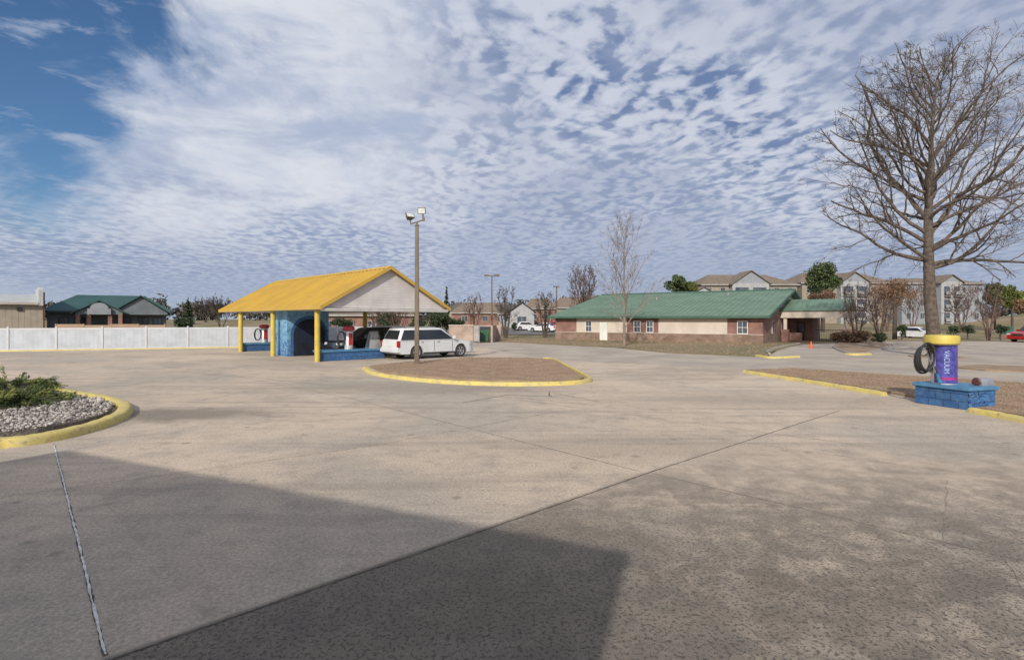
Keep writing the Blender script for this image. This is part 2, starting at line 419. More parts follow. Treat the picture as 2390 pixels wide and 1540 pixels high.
def strip(name, a, b, w, jag, material, z, seed=0, wob=0.0, step=.07):
    r = random.Random(seed); L = math.hypot(b[0]-a[0], b[1]-a[1]); n = max(2, int(L/step)); tx, ty = (b[0]-a[0])/L, (b[1]-a[1])/L
    mb = MB(); off = 0; raw = []
    for i in range(n+1): raw.append(off); off += r.uniform(-wob, wob)
    for i in range(n+1):
        t = i/n; o_ = raw[i]-raw[-1]*t
        wl = w*.5 + r.uniform(-jag, jag); wr = w*.5 + r.uniform(-jag, jag)
        x = a[0]+(b[0]-a[0])*t - ty*o_; y = a[1]+(b[1]-a[1])*t + tx*o_
        mb.v += [(x-ty*wl, y+tx*wl, z), (x+ty*wr, y-tx*wr, z)]
    for i in range(n): mb.f.append((2*i, 2*i+1, 2*i+3, 2*i+2))
    o = mb.build(name, material)
    if o.data.polygons[0].normal.z < 0: o.data.flip_normals()
    return tag(o, kind='structure')
strip('expansion_joint', P(200, 1560), P(1520, 1101), .022, .006, M['joint'], .004, 1, .001)
strip('expansion_joint', P(1520, 1101), P(1960, 958), .020, .006, M['joint'], .004, 2, .001)
strip('expansion_joint', P(126, 1036), P(246, 1530), .028, .008, M['joint'], .004, 3, .001)
strip('joint_sealant', P(126, 1037), P(246, 1528), .018, .006, M['sealant'], .008, 4, .001)
strip('control_joint', P(820, 930), P(1490, 1099), .018, .005, M['joint2'], .004, 5, .001)
strip('joint_sealant', P(830, 934), P(1270, 1046), .009, .005, M['sealant'], .007, 35, .001)
strip('control_joint', P(1520, 1104), P(2480, 1330), .013, .005, M['joint2'], .004, 6, .001)
strip('control_joint', P(20, 1158), P(870, 1040), .009, .004, M['joint2'], .004, 7, .003)
strip('control_joint', P(870, 1040), P(1300, 960), .010, .004, M['joint2'], .004, 8, .003)
strip('control_joint', P(1580, 1010), P(2500, 1140), .009, .004, M['joint2'], .004, 9, .004)
strip('control_joint', P(560, 880), P(820, 930), .018, .004, M['joint2'], .004, 10, .001)
strip('control_joint', P(1000, 905), P(2020, 1040), .012, .004, M['joint2'], .004, 16, .003)
strip('control_joint', P(300, 1020), P(900, 955), .010, .004, M['joint2'], .004, 17, .003)
strip('control_joint', P(60, 835), P(840, 905), .02, .005, M['joint2'], .004, 11, .001)
strip('concrete_crack', P(1080, 940), P(1180, 922), .04, .014, M['joint'], .004, 12, .03)
strip('concrete_crack', P(1180, 922), P(1290, 925), .035, .014, M['joint'], .004, 13, .03)
strip('concrete_crack', P(1290, 925), P(1282, 914), .035, .012, M['joint'], .0045, 23, .03)
strip('concrete_crack', P(1180, 926), P(1390, 946), .025, .012, M['joint2'], .005, 14, .04)
strip('concrete_crack', P(1290, 915), P(1400, 938), .025, .012, M['joint2'], .0055, 18, .04)
strip('concrete_crack', P(2210, 1120), P(2200, 1270), .006, .003, M['joint2'], .004, 15, .012)
strip('concrete_crack', P(2330, 1290), P(2400, 1400), .005, .003, M['joint2'], .004, 19, .012)

isl = [P(845, 862), P(865, 874), P(930, 886), P(1040, 896), P(1170, 901), P(1300, 900), P(1365, 895), P(1384, 888), P(1368, 877), P(1330, 858), P(1296, 841), P(1270, 839)]
kerb('traffic_island_kerb', isl, .22, .14, M['yellow'], 'worn yellow painted kerb curving round the triangular dead grass island', side=1, k=5)
ip = [P(862, 858), P(900, 872), P(1000, 884), P(1150, 893), P(1290, 893), P(1352, 889), P(1364, 886), P(1340, 872), P(1290, 842), P(1230, 838), P(1100, 838), P(950, 848)]
flat('island_lawn', ip, .10, M['grass'], th=.12)
tufts('dead_island_grass', ip, 6000, .03, .10, M['blade'], 3)
lk = [(-16, 10.2), P(-150, 1060), P(0, 1047), P(90, 1037), P(190, 1016), P(270, 990), P(308, 968), P(305, 950), P(270, 938), P(235, 930), P(150, 917), P(60, 909), P(-150, 903), (-19, 20.2)]
kerb('planter_kerb', lk, .32, .17, M['yellow'], 'chunky rounded yellow kerb around the gravel planter at left', side=1, k=6)
lp = [(-16, 10.6), P(-130, 1035), P(0, 1022), P(90, 1012), P(180, 994), P(245, 974), P(262, 960), P(262, 951), P(225, 940), P(150, 926), P(40, 918), P(-150, 912), (-19, 19.5)]
flat('planter_bed', lp, .10, M['gbed'], th=.12)
def stones():
    r = random.Random(5); mb = MB(); t = (1+5**.5)/2
    iv = [(-1,t,0),(1,t,0),(-1,-t,0),(1,-t,0),(0,-1,t),(0,1,t),(0,-1,-t),(0,1,-t),(t,0,-1),(t,0,1),(-t,0,-1),(-t,0,1)]
    iff = [(0,11,5),(0,5,1),(0,1,7),(0,7,10),(0,10,11),(1,5,9),(5,11,4),(11,10,2),(10,7,6),(7,1,8),(3,9,4),(3,4,2),(3,2,6),(3,6,8),(3,8,9),(4,9,5),(2,4,11),(6,2,10),(8,6,7),(9,8,1)]
    n = 0
    while n < 6500:
        x = r.uniform(-16, -7.5); y = r.uniform(10.5, 18)
        if not inpoly(x, y, lp): continue
        n += 1; s = r.uniform(.016, .038)
        if r.random() < .05: s *= 1.8
        sx, sy, sz = s*r.uniform(.7, 1.3), s*r.uniform(.7, 1.3), s*r.uniform(.5, .9); a = r.uniform(0, 6.28); ca, sa = math.cos(a), math.sin(a)
        i = len(mb.v); z0 = .10 + sz*.4 + r.uniform(0, .05)
        for v in iv:
            j = r.uniform(.8, 1.15)*.6; X, Y, Z = v[0]*sx*j, v[1]*sy*j, v[2]*sz*j
            mb.v.append((x+X*ca-Y*sa, y+X*sa+Y*ca, z0+Z))
        mb.f += [tuple(i+k for k in f) for f in iff]
    tag(mb.build('gravel', M['stone']), kind='stuff')
stones()
gs = [P(1738, 866), P(1850, 862), P(2120, 880), P(2390, 897), P(2700, 915), P(2700, 1040), P(2390, 975), P(2255, 951), P(2050, 914), P(1900, 889)]
flat('kerbside_lawn', gs, .07, M['grass'], th=.09)
tufts('dead_kerbside_grass', gs, 10000, .035, .07, M['blade'], 4, .008)
kerb('straight_kerb', [P(1733, 870), P(1900, 897), P(2057, 924)], .20, .13, M['yellow'], 'long straight yellow kerb along the dead grass left of the vacuum island', side=1, k=12)
kerb('corner_kerb', [P(2256, 962), P(2390, 988), P(2600, 1030)], .22, .13, M['yellow'], 'yellow kerb stub running off the right edge beside the blue vacuum island', side=1, k=12)
fl = [P(1150, 797), P(1300, 804), P(1440, 811), P(1560, 823), P(1790, 833), P(1800, 822), P(1870, 803), (27, 58), (24, 57), (5, 71), (-2, 71), (-4, 63)]
flat('building_lawn', fl, .03, M['field'], th=.05)
tufts('dry_lawn_grass', fl, 4500, .07, .03, M['blade'], 6, .02)
kerb('drive_kerb', [P(1868, 803), P(1820, 812), P(1795, 822), P(1800, 828)], .2, .14, M['kerb'], 'grey kerb curling into the drive beside the green roofed building', side=-1)
kerb('drive_end_kerb', [P(1762, 832), P(1800, 837), P(1868, 835)], .22, .13, M['yellow'], 'short yellow kerb end at the mouth of the drive', side=1)
isb = [P(1942, 812), P(1972, 824), P(2030, 826), P(2085, 806), P(2040, 799), P(1960, 800)]
kerb('planting_island_kerb', isb[:4], .2, .14, M['kerb'], 'dark grey kerb around the shrub island right of the drive', side=1)
kerb('island_nose_kerb', [P(1972, 828), P(2000, 829.5), P(2036, 828)], .2, .13, M['yellow'], 'little yellow kerb at the nose of the shrub island', side=1)
flat('shrub_island_bed', isb, .10, M['grass'], th=.12)
flat('verge', [P(2215, 858), P(2280, 853), P(2500, 860), P(2500, 872), P(2300, 866)], .06, M['grass'], th=.07)
flat('tree_verge', [(XD(2185, 36)+1.5*math.cos(a*.7854), 36+1.5*math.sin(a*.7854)) for a in range(8)], .05, M['grass'], th=.06)
kerb('fence_kerb', [(-56, 37.2), P(0, 820.5), P(300, 815.5), P(560, 811.5)], .2, .09, M['yellow'], 'thin yellow kerb along the foot of the white vinyl fence', side=1)

# ------------------------------------------------------------ vinyl fence
def fence():
    a = Vector((-38.3, 43.3)); d = Vector((24.7, 9.7)).normalized(); a = a - d*12
    t = thing('vinyl_fence', 'long white vinyl privacy fence behind the left side of the lot', 'fence', (a.x, a.y, 0), math.atan2(d.y, d.x))
    L = 12 + 26.5; sp = 3.0; n = int(L/sp)+1
    for i in range(n+1):
        x = i*sp
        MB().box(x-.065, x+.065, -.065, .065, 0, 1.78).build('post', M['vinylpost'], t)
        MB().hexa([(x-.08,-.08,1.781),(x+.08,-.08,1.781),(x+.08,.08,1.781),(x-.08,.08,1.781)], [(x-.01,-.01,1.85),(x+.01,-.01,1.85),(x+.01,.01,1.85),(x-.01,.01,1.85)]).build('post_cap', M['vinylpost'], t)
        if i < n:
            MB().box(x+.065, x+sp-.065, -.02, .02, .14, 1.58).build('panel', M['vinyl'], t)
            MB().box(x+.065, x+sp-.065, -.035, .035, 1.58, 1.72).build('rail', M['vinylpost'], t)
            MB().box(x+.065, x+sp-.065, -.035, .035, .04, .14).build('rail', M['vinylpost'], t)
fence()

# ------------------------------------------------------------ wash canopy
CR = math.atan2(.677, .737)
def cw(x, y): return (-11 + .737*x - .677*y, 32.2 + .677*x + .737*y)
def canopy():
    t = thing('vacuum_canopy', 'open vacuum bay canopy with yellow metal gable roof and yellow columns', 'canopy', (-11, 32.2, 0), CR)
    for x in (0, 6.6):
        for y in (0, 6.8, 13.3):
            MB().tube([(x, y, 0), (x, y, 3.05)], .155, 16).build('column', M['ypost'], t, sm=True)
    x0, x1, xr, z0, zr, y0, y1 = -.35, 8.35, 4.0, 3.10, 5.54, -1.2, 17.4
    rf = MB(); rf.slab([(x0, y0, z0), (xr, y0, zr), (xr, y1, zr), (x0, y1, z0)], .06)
    rf.slab([(xr, y0, zr), (x1, y0, z0), (x1, y1, z0), (xr, y1, zr)], .06)
    roof = rf.build('roof', M['yroof'], t)
    n = 36; rb = MB()
    for i in range(n+1):
        y = y0 + .05 + (y1-y0-.1)*i/n; w = .028; h = .06
        for (xa, xb) in ((x0, xr-.1), (x1, xr+.1)):
            za = z0; zb = zr - (zr-z0)*.1/(xr-x0)
            rb.hexa([(xa, y-w, za), (xb, y-w, zb), (xb, y+w, zb), (xa, y+w, za)], [(xa, y-w*.5, za+h), (xb, y-w*.5, zb+h), (xb, y+w*.5, zb+h), (xa, y+w*.5, za+h)])
    rb.build('standing_seam', M['yroof'], roof)
    MB().prism_y([(xr-.25, zr-.10), (xr, zr+.06), (xr+.25, zr-.10), (xr, zr+.03)], y0-.02, y1+.02).build('ridge_cap', M['yroof'], roof)
    for yy in (y0-.05, y1+.01):
        MB().prism_y([(x0-.03, z0-.17), (xr, zr-.16), (xr, zr+.055), (x0-.03, z0+.045)], yy, yy+.04).build('rake_trim', M['yroof'], t)
        MB().prism_y([(xr+.002, zr-.16), (x1+.03, z0-.17), (x1+.03, z0+.045), (xr+.002, zr+.055)], yy, yy+.04).build('rake_trim', M['yroof'], t)
    for xx in (x0-.045, x1+.005):
        MB().box(xx, xx+.04, y0, y1, z0-.15, z0+.02).build('eave_trim', M['yroof'], t)
    for yy in (y0+.25, y1-.3):
        MB().prism_y([(x0+.1, z0-.06), (x1-.1, z0-.06), (x1-.1, z0), (xr, zr-.10), (x0+.1, z0)], yy, yy+.06).build('gable_wall', M['sidewhite'], t)
    MB().box(x0+.02, x1-.02, y0+.02, y1-.02, z0-.16, z0-.08).build('ceiling', M['soffit'], t)
    MB().box(x0+.1, x1-.1, y0+.05, y0+.23, z0-.24, z0-.165).build('beam', M['white'], t)
    room = MB().box(.5, 3.3, 5.7, 8.3, 0, 2.93).build('equipment_room', M['mural'], t)
    def arch(r, h, y, mt, nm):
        cx = 1.95; pts = [(cx-r, 0.0)] + [(cx - r*math.cos(k*math.pi/16), h - r + r*math.sin(k*math.pi/16)) for k in range(17)] + [(cx+r, 0.0)]
        MB().prism_y(pts, y, 5.698).build(nm, mt, room)
    arch(1.24, 2.62, 5.66, M['blue'], 'arch_surround'); arch(1.06, 2.40, 5.63, M['navy'], 'arch_panel')
    for (xa, xb, ya, yb) in ((.25, 4.3, .05, 1.0), (.25, 3.6, 13.4, 14.4)):
        b = MB().box(xa, xb, ya, yb, 0, .50).build('vacuum_island', M['blue'], t)
        MB().box(xa-.06, xb+.06, ya-.06, yb+.06, .50, .62).build('island_cap', M['bluecap'], b, bevel=.015)
canopy()
def bay_vacuum(lx, ly, label):
    x, y = cw(lx, ly)
    t = thing('vacuum_machine', label, 'vacuum', (x, y, .62), CR, 'red topped vacuums under the canopy')
    MB().lathe([(0, 0), (.26, 0), (.26, 1.05), (.24, 1.1), (0, 1.1)], n=20).build('canister', M['alum'], t, sm=True)
    MB().lathe([(0, 1.1), (.37, 1.1), (.38, 1.16), (.36, 1.30), (.30, 1.36), (0, 1.38)], n=8).build('lid', M['red'], t)
    MB().box(-.12, .12, -.275, -.262, .25, .95).build('label_plate', M['red'], t)
    h = MB(); pts = []
    for i in range(63):
        a = i*math.pi/10
        pts.append((-.50 + (.21+.0006*i)*math.cos(a), -.14+i*.003, .62 + .44*math.sin(a)))
    pts += [(-.30, .02, .86), (-.25, .0, .98)]
    h.tube(pts, .030, 6).build('hose', M['black'], t, sm=True)
bay_vacuum(2.15, .5, 'red topped vacuum machine on the near blue island beside the white SUV')
bay_vacuum(1.9, 13.9, 'red topped vacuum machine on the far blue island near the fence')
def mat_rack():
    x, y = cw(3.80, .5)
    t = thing('mat_rack', 'slanted shiny metal floor mat rack on the near blue island', 'rack', (x, y, .62), CR)
    MB().hexa([(-.44, -.30, 0), (.44, -.30, 0), (.44, -.27, 0), (-.44, -.27, 0)], [(-.26, -.06, .98), (.26, -.06, .98), (.26, -.03, .98), (-.26, -.03, .98)]).build('panel', M['grey'], t)
    MB().hexa([(-.44, .30, 0), (.44, .30, 0), (.44, .27, 0), (-.44, .27, 0)], [(-.26, .06, .98), (.26, .06, .98), (.26, .03, .98), (-.26, .03, .98)]).build('panel', M['alum'], t)
    MB().tube([(-.30, 0, 1.0), (.30, 0, 1.0)], .04, 8).build('top_bar', M['grey'], t)
    for s in (-.16, .16):
        MB().tube([(s, -.14, .6), (s, -.30, .62), (s, -.30, .70)], .02, 6).build('clip', M['black'], t)
mat_rack()

# ------------------------------------------------------------ vehicles
def vehicle(name, label, cat, loc, rz, paint, kind='suv', group=None):
    t = thing(name, label, cat, loc, rz, group)
    if kind == 'suv': L, W, H, belt, wb, wr = 5.60, 2.02, 1.88, 1.14, 3.30, .41; hood = 1.12; nose = 1.02; xr0, xf0, xr1, xf1 = -2.72, 1.56, -2.40, .62; cl = .30
    elif kind == 'sedan': L, W, H, belt, wb, wr = 4.7, 1.82, 1.45, .93, 2.8, .33; hood = .88; nose = .74; xr0, xf0, xr1, xf1 = -1.85, 1.15, -1.15, .35; cl = .2
    else: L, W, H, belt, wb, wr = 5.7, 2.0, 1.88, 1.12, 3.6, .40; hood = 1.12; nose = 1.0; xr0, xf0, xr1, xf1 = -.75, 1.45, -.62, .65; cl = .3
    hl = L/2; fx, rx = wb/2 + .12, -wb/2 + .12
    if kind == 'suv': fx, rx = 1.80, -1.50
    ar = wr + .06
    def prof(sh):
        p = []
        tail = belt if kind != 'sedan' else .98
        p += [(-hl+sh+.02, cl+.12+sh), (-hl+sh, .55), (-hl+sh+.03, tail-.12), (-hl+sh+.08, tail-sh)]
        if kind == 'sedan': p += [(xr0, belt+.07-sh)]
        p += [(xf0-.15, belt-sh), (xf0+.05, hood-sh), (hl-.75, hood-.02-sh), (hl-.20-sh, nose-sh), (hl-.06-sh, nose-.10), (hl-sh, .62), (hl-sh-.03, cl+.15), (hl-sh-.2, cl+sh)]
        for c in (fx, rx):
            rr = ar - sh*.3
            a0 = math.asin(max(-1, min(1, (cl+sh-wr)/rr)))
            for k in range(13):
                a = a0 + (math.pi - 2*a0)*k/12
                p.append((c + rr*math.cos(a), wr + rr*math.sin(a)))
        p += [(-hl+sh+.25, cl+sh)]
        return p
    mb = MB(); rings = []
    for (y, sh) in ((-W/2+.02, .045), (-W/2, .03), (-W/2+.05, .008), (-W/2+.16, 0), (W/2-.16, 0), (W/2-.05, .008), (W/2, .03), (W/2-.02, .045)):
        base = len(mb.v); q = prof(sh)
        for (x, z) in q: mb.v.append((x, y, z))
        rings.append((base, len(q)))
    for a, b in zip(rings, rings[1:]):
        n = a[1]
        for k in range(n): mb.f.append((a[0]+k, a[0]+(k+1) % n, b[0]+(k+1) % n, b[0]+k))
    n = rings[0][1]; mb.f.append(tuple(rings[0][0]+k for k in range(n))); mb.f.append(tuple(rings[-1][0]+k for k in reversed(range(n))))
    mb.build('body', paint, t, sm=True)
    MB().box(-hl+.35, hl-.35, -W/2+.26, W/2-.26, cl-.02, belt-.12).build('underbody', M['trim'], t)
    wb0, wb1 = W/2-.05, W/2-.20; zt = H-.10
    if kind == 'sedan': wb1 = W/2-.26
    g = MB()
    lay = []
    def ring(f, inset, z, dx0=0, dx1=0):
        xa = xr0+(xr1-xr0)*f+dx0; xb = xf0+(xf1-xf0)*f-dx1; w = wb0+(wb1-wb0)*f-inset; c = .09
        pts = [(xa+c, -w), (xb-c*1.6, -w), (xb, -w+c*1.8), (xb, w-c*1.8), (xb-c*1.6, w), (xa+c, w), (xa, w-c), (xa, -w+c)]
        b = len(g.v); g.v += [(x, y, z) for x, y in pts]; lay.append(b)
    ring(0, 0, belt-.04); ring(1, 0, zt); ring(1, .05, H-.035, .05, .10); ring(1, .18, H, .16, .30)
    for a, b in zip(lay, lay[1:]):
        for k in range(8): g.f.append((a+k, a+(k+1) % 8, b+(k+1) % 8, b+k))
    g.f.append(tuple(lay[-1]+k for k in range(8))); g.build('cabin', paint, t, sm=True)
    def pt(side, u, v, e=.006):
        xa = xr0+(xf0-xr0)*u; xb = xr1+(xf1-xr1)*u; w = wb0+(wb1-wb0)*v
        return Vector((xa+(xb-xa)*v, side*(w+e), (belt-.03)+(zt-belt+.03)*v))
    if kind == 'suv': wins = [(.050, .295), (.310, .572), (.587, .850)]
    elif kind == 'sedan': wins = [(.14, .46), (.485, .84)]
    else: wins = [(.08, .42), (.45, .84)]
    for sd in (-1, 1):
        MB().poly([pt(sd, wins[0][0]-.016, .06), pt(sd, .955, .06), pt(sd, .91, .96), pt(sd, wins[0][0]-.004, .96)]).build('window_surround', M['trim'], t)
        for (u0, u1) in wins:
            MB().poly([pt(sd, u0, .11, .011), pt(sd, u1, .11, .011), pt(sd, u1, .93, .011), pt(sd, u0, .93, .011)]).build('side_window', M['glass'], t)
        MB().poly([pt(sd, wins[-1][1]+.012, .13, .011), pt(sd, .93, .13, .011), pt(sd, wins[-1][1]+.03, .85, .011), pt(sd, wins[-1][1]+.012, .9, .011)]).build('side_window', M['glass'], t)
        for u in ((.30, .575) if kind != 'sedan' else (.46,)):
            x = xr0+(xf0-xr0)*(u+.06)
            MB().box(x, x+.18, sd*(W/2)-.012, sd*(W/2)+.022, belt-.14, belt-.10).build('door_handle', M['chrome'], t)
        for u in ([wins[0][1]+.01] if kind == 'sedan' else [wins[0][1]+.01, wins[min(1, len(wins)-1)][1]+.01] + ([.9])):
            x = xr0+(xf0-xr0)*u
            MB().box(x-.006, x+.006, sd*(W/2)-.004, sd*(W/2)+.004, cl+.14, belt-.05).build('door_gap', M['trim'], t)
        yy0, yy1 = sorted((sd*(W/2-.06), sd*(W/2+.20)))
        MB().box(xf0-.40, xf0-.26, yy0, yy1, belt+.02, belt+.21).build('mirror', paint, t, bevel=.03)
        y0_, y1_ = sorted((sd*(W/2-.10), sd*(W/2+.012)))
        MB().box(rx+ar+.02, fx-ar-.02, y0_, y1_, cl+.01, cl+.09).build('side_sill', M['trim'] if kind != 'sedan' else paint, t)
        if kind == 'suv': MB().tube([(xr1+.20, sd*(wb1-.10), H-.05), (xr1+.32, sd*(wb1-.10), H+.05), (xf1-.65, sd*(wb1-.10), H+.05), (xf1-.45, sd*(wb1-.10), H-.05)], .022, 6).build('roof_rail', M['chrome'], t)
    def endwin(x0, x1, xs, nm):
        w0, w1 = wb0-.16, wb1-.14; za, zb = belt+.06, zt-.05
        fa = (za-belt+.03)/(zt-belt+.03); fb = (zb-belt+.03)/(zt-belt+.03)
        xa = x0+(x1-x0)*fa+xs; xb = x0+(x1-x0)*fb+xs
        MB().poly([(xa, -w0, za), (xa, w0, za), (xb, w1, zb), (xb, -w1, zb)]).build(nm, M['glass'], t)
    endwin(xf0, xf1, .014, 'windscreen'); endwin(xr0, xr1, -.014, 'rear_window')
    for sd in (-1, 1):
        y0_, y1_ = sorted((sd*(W/2-.40), sd*(W/2+.004)))
        MB().box(hl-.30, hl-.035, y0_, y1_, nose-.28, nose-.09).build('headlight', M['headlamp'], t, bevel=.02)
        y0_, y1_ = sorted((sd*(W/2-.17), sd*(W/2+.006)))
        MB().box(-hl+.01, -hl+.17, y0_, y1_, belt-.42 if kind != 'sedan' else .68, belt-.02 if kind != 'sedan' else .88).build('tail_light', M['taillight'], t, bevel=.015)
    MB().box(hl-.1, hl+.008, -.55, .55, nose-.36, nose-.10).build('grille', M['chrome'] if kind != 'sedan' else M['trim'], t)
    MB().box(-hl-.07, -hl+.2, -W/2+.03, W/2-.03, cl+.12, cl+.34).build('rear_bumper', paint, t, bevel=.03)
    MB().box(hl-.2, hl+.06, -W/2+.05, W/2-.05, cl+.06, cl+.26).build('front_bumper', paint, t, bevel=.03)
    MB().box(-hl-.015, -hl+.03, -.16, .16, belt-.38 if kind != 'sedan' else .62, belt-.22 if kind != 'sedan' else .76).build('licence_plate', M['white'], t)
    if kind == 'truck':
        MB().box(-hl+.12, xr0-.08, -W/2+.1, W/2-.1, belt-.10, belt+.006).build('bed_liner', M['trim'], t)
    for c in (fx, rx):
        for sd in (-1, 1):
            w = thing('wheel', None, None, (c, sd*(W/2-.13), wr), 0); w.parent = t
            MB().lathe([(wr*.62, -.12), (wr*.93, -.12), (wr, -.085), (wr, .085), (wr*.93, .12), (wr*.62, .12)], n=24, axis='y').build('tyre', M['tyre'], w, sm=True)
            rm = MB().lathe([(0, sd*.05), (wr*.10, sd*.09), (wr*.14, sd*.085)], n=12, axis='y')
            rm.lathe([(wr*.54, sd*.10), (wr*.62, sd*.121), (wr*.66, sd*.119)], n=24, axis='y')
            for k in range(6):
                a = k*math.pi/3; ca, sa = math.cos(a), math.sin(a); hw = .028
                y = sd*.095
                rm.poly([(ca*wr*.1 - sa*hw, y, sa*wr*.1 + ca*hw), (ca*wr*.58 - sa*hw*1.7, y+sd*.012, sa*wr*.58 + ca*hw*1.7), (ca*wr*.58 + sa*hw*1.7, y+sd*.012, sa*wr*.58 - ca*hw*1.7), (ca*wr*.1 + sa*hw, y, sa*wr*.1 - ca*hw)])
            rm.build('rim', M['rim'], w)
            MB().lathe([(0, sd*.03), (wr*.63, sd*.03)], n=20, axis='y').build('brake_disc', M['trim'], w)
    return t
SR = R(42)
ax, ay = -6.72, 33.4
c, s_ = math.cos(SR), math.sin(SR)
vx = ax - (-2.83*c - (-1.01)*s_); vy = ay - (-2.83*s_ + (-1.01)*c)
vehicle('parked_suv', 'long white SUV parked in front of the yellow canopy beside the light pole', 'SUV', (vx, vy, 0), SR, M['carwhite'], 'suv')
x, y = cw(5.0, 3.0)
vehicle('parked_suv', 'black SUV parked under the canopy behind the blue island', 'SUV', (x, y, 0), CR+math.pi, M['carblack'], 'suv')
def far(px, D): return (XD(px, D), D, terrain(XD(px, D), D)+.045)
vehicle('parked_car', 'small white sedan in the distant parking area, left one of the pair', 'car', far(1228, 97), R(12), M['carwhite'], 'sedan', 'white sedans in the distant parking area')
vehicle('parked_car', 'white sedan in the distant parking area, right one of the pair', 'car', far(1268, 92), R(152), M['carwhite'], 'sedan', 'white sedans in the distant parking area')
vehicle('parked_car', 'red sedan half hidden behind the white sedans by the brick corner', 'car', far(1290, 99), R(100), M['carred'], 'sedan')
vehicle('parked_car', 'small white sedan seen far off between the bare shrubs and the big tree', 'car', (XD(2142, 74), 74, terrain(XD(2142, 74), 74)-.04), R(-60), M['carwhite'], 'sedan')
vehicle('parked_truck', 'red pickup truck cut off by the right edge of the photo', 'truck', (XD(2420, 60), 60, 0), R(195), M['carred'], 'truck')

# ------------------------------------------------------------ light pole
def light_pole():
    x, y = -4.94, 29.6
    t = thing('light_pole', 'tall square bronze light pole with two floodlights on the grass island', 'light pole', (x, y, 0))
    MB().hexa([(-.11,-.11,.1),(.11,-.11,.1),(.11,.11,.1),(-.11,.11,.1)], [(-.085,-.085,7.25),(.085,-.085,7.25),(.085,.085,7.25),(-.085,.085,7.25)]).build('pole', M['bronze'], t)
    MB().box(-.2, .2, -.2, .2, 0, .14).build('base_plate', M['bronze'], t, bevel=.02)
    MB().box(-.11, .11, -.11, .11, 7.25, 7.30).build('pole_cap', M['bronze'], t)
    MB().tube([(-.33, 0, 7.34), (.36, 0, 7.56)], .035, 8).build('crossarm', M['bronze'], t)
    MB().tube([(0, 0, 7.25), (0, 0, 7.46)], .05, 8).build('crossarm_stem', M['bronze'], t)
    for (px, pz, az, tilt) in ((-.38, 7.72, R(35), R(-40)), (.29, 8.02, R(-12), R(8))):
        hd = thing('floodlight', None, None, (px, -.02, pz), az); hd.parent = t; hd.rotation_euler = (tilt, 0, az)
        MB().hexa([(-.12,.16,-.10),(.12,.16,-.10),(.12,.16,.10),(-.12,.16,.10)], [(-.21,-.08,-.16),(.21,-.08,-.16),(.21,-.08,.16),(-.21,-.08,.16)]).box(-.215, .215, -.12, -.08, -.165, .165).build('housing', M['bronze'], hd)
        MB().box(-.18, .18, -.127, -.118, -.13, .13).build('lens', M['lens'], hd)
    MB().tube([(-.33, 0, 7.36), (-.36, 0, 7.58)], .03, 8).build('knuckle', M['bronze'], t)
    MB().tube([(.34, 0, 7.50), (.34, 0, 7.62), (.30, 0, 7.86)], [.07, .07, .03], 8).build('knuckle', M['bronze'], t)
light_pole()
def street_lamp(px, D, top, label, heads):
    z0 = terrain(XD(px, D), D)
    t = thing('street_lamp', label, 'street lamp', (XD(px, D), D, z0), 0, 'distant parking lot lamps')
    h = CH + (HOR-top)*D/F - z0
    MB().tube([(0, 0, 0), (0, 0, h)], [.14, .09], 8).build('pole', M['bronze'], t)
    if heads == 2:
        MB().tube([(-.5, 0, h-.05), (.5, 0, h-.05)], .05, 6).build('arm', M['bronze'], t)
        for s in (-1, 1): MB().box(s*.75-.4, s*.75+.4, -.2, .2, h-.12, h+.14).build('lamp_head', M['bronze'], t)
    else:
        MB().box(-.55, .45, -.2, .2, h-.1, h+.12).build('lamp_head', M['bronze'], t)
street_lamp(1148, 85, 643, 'tall lamp with twin heads behind the dumpster enclosure', 2)
street_lamp(1299, 95, 669, 'shorter distant lamp above the left end of the green roof', 1)

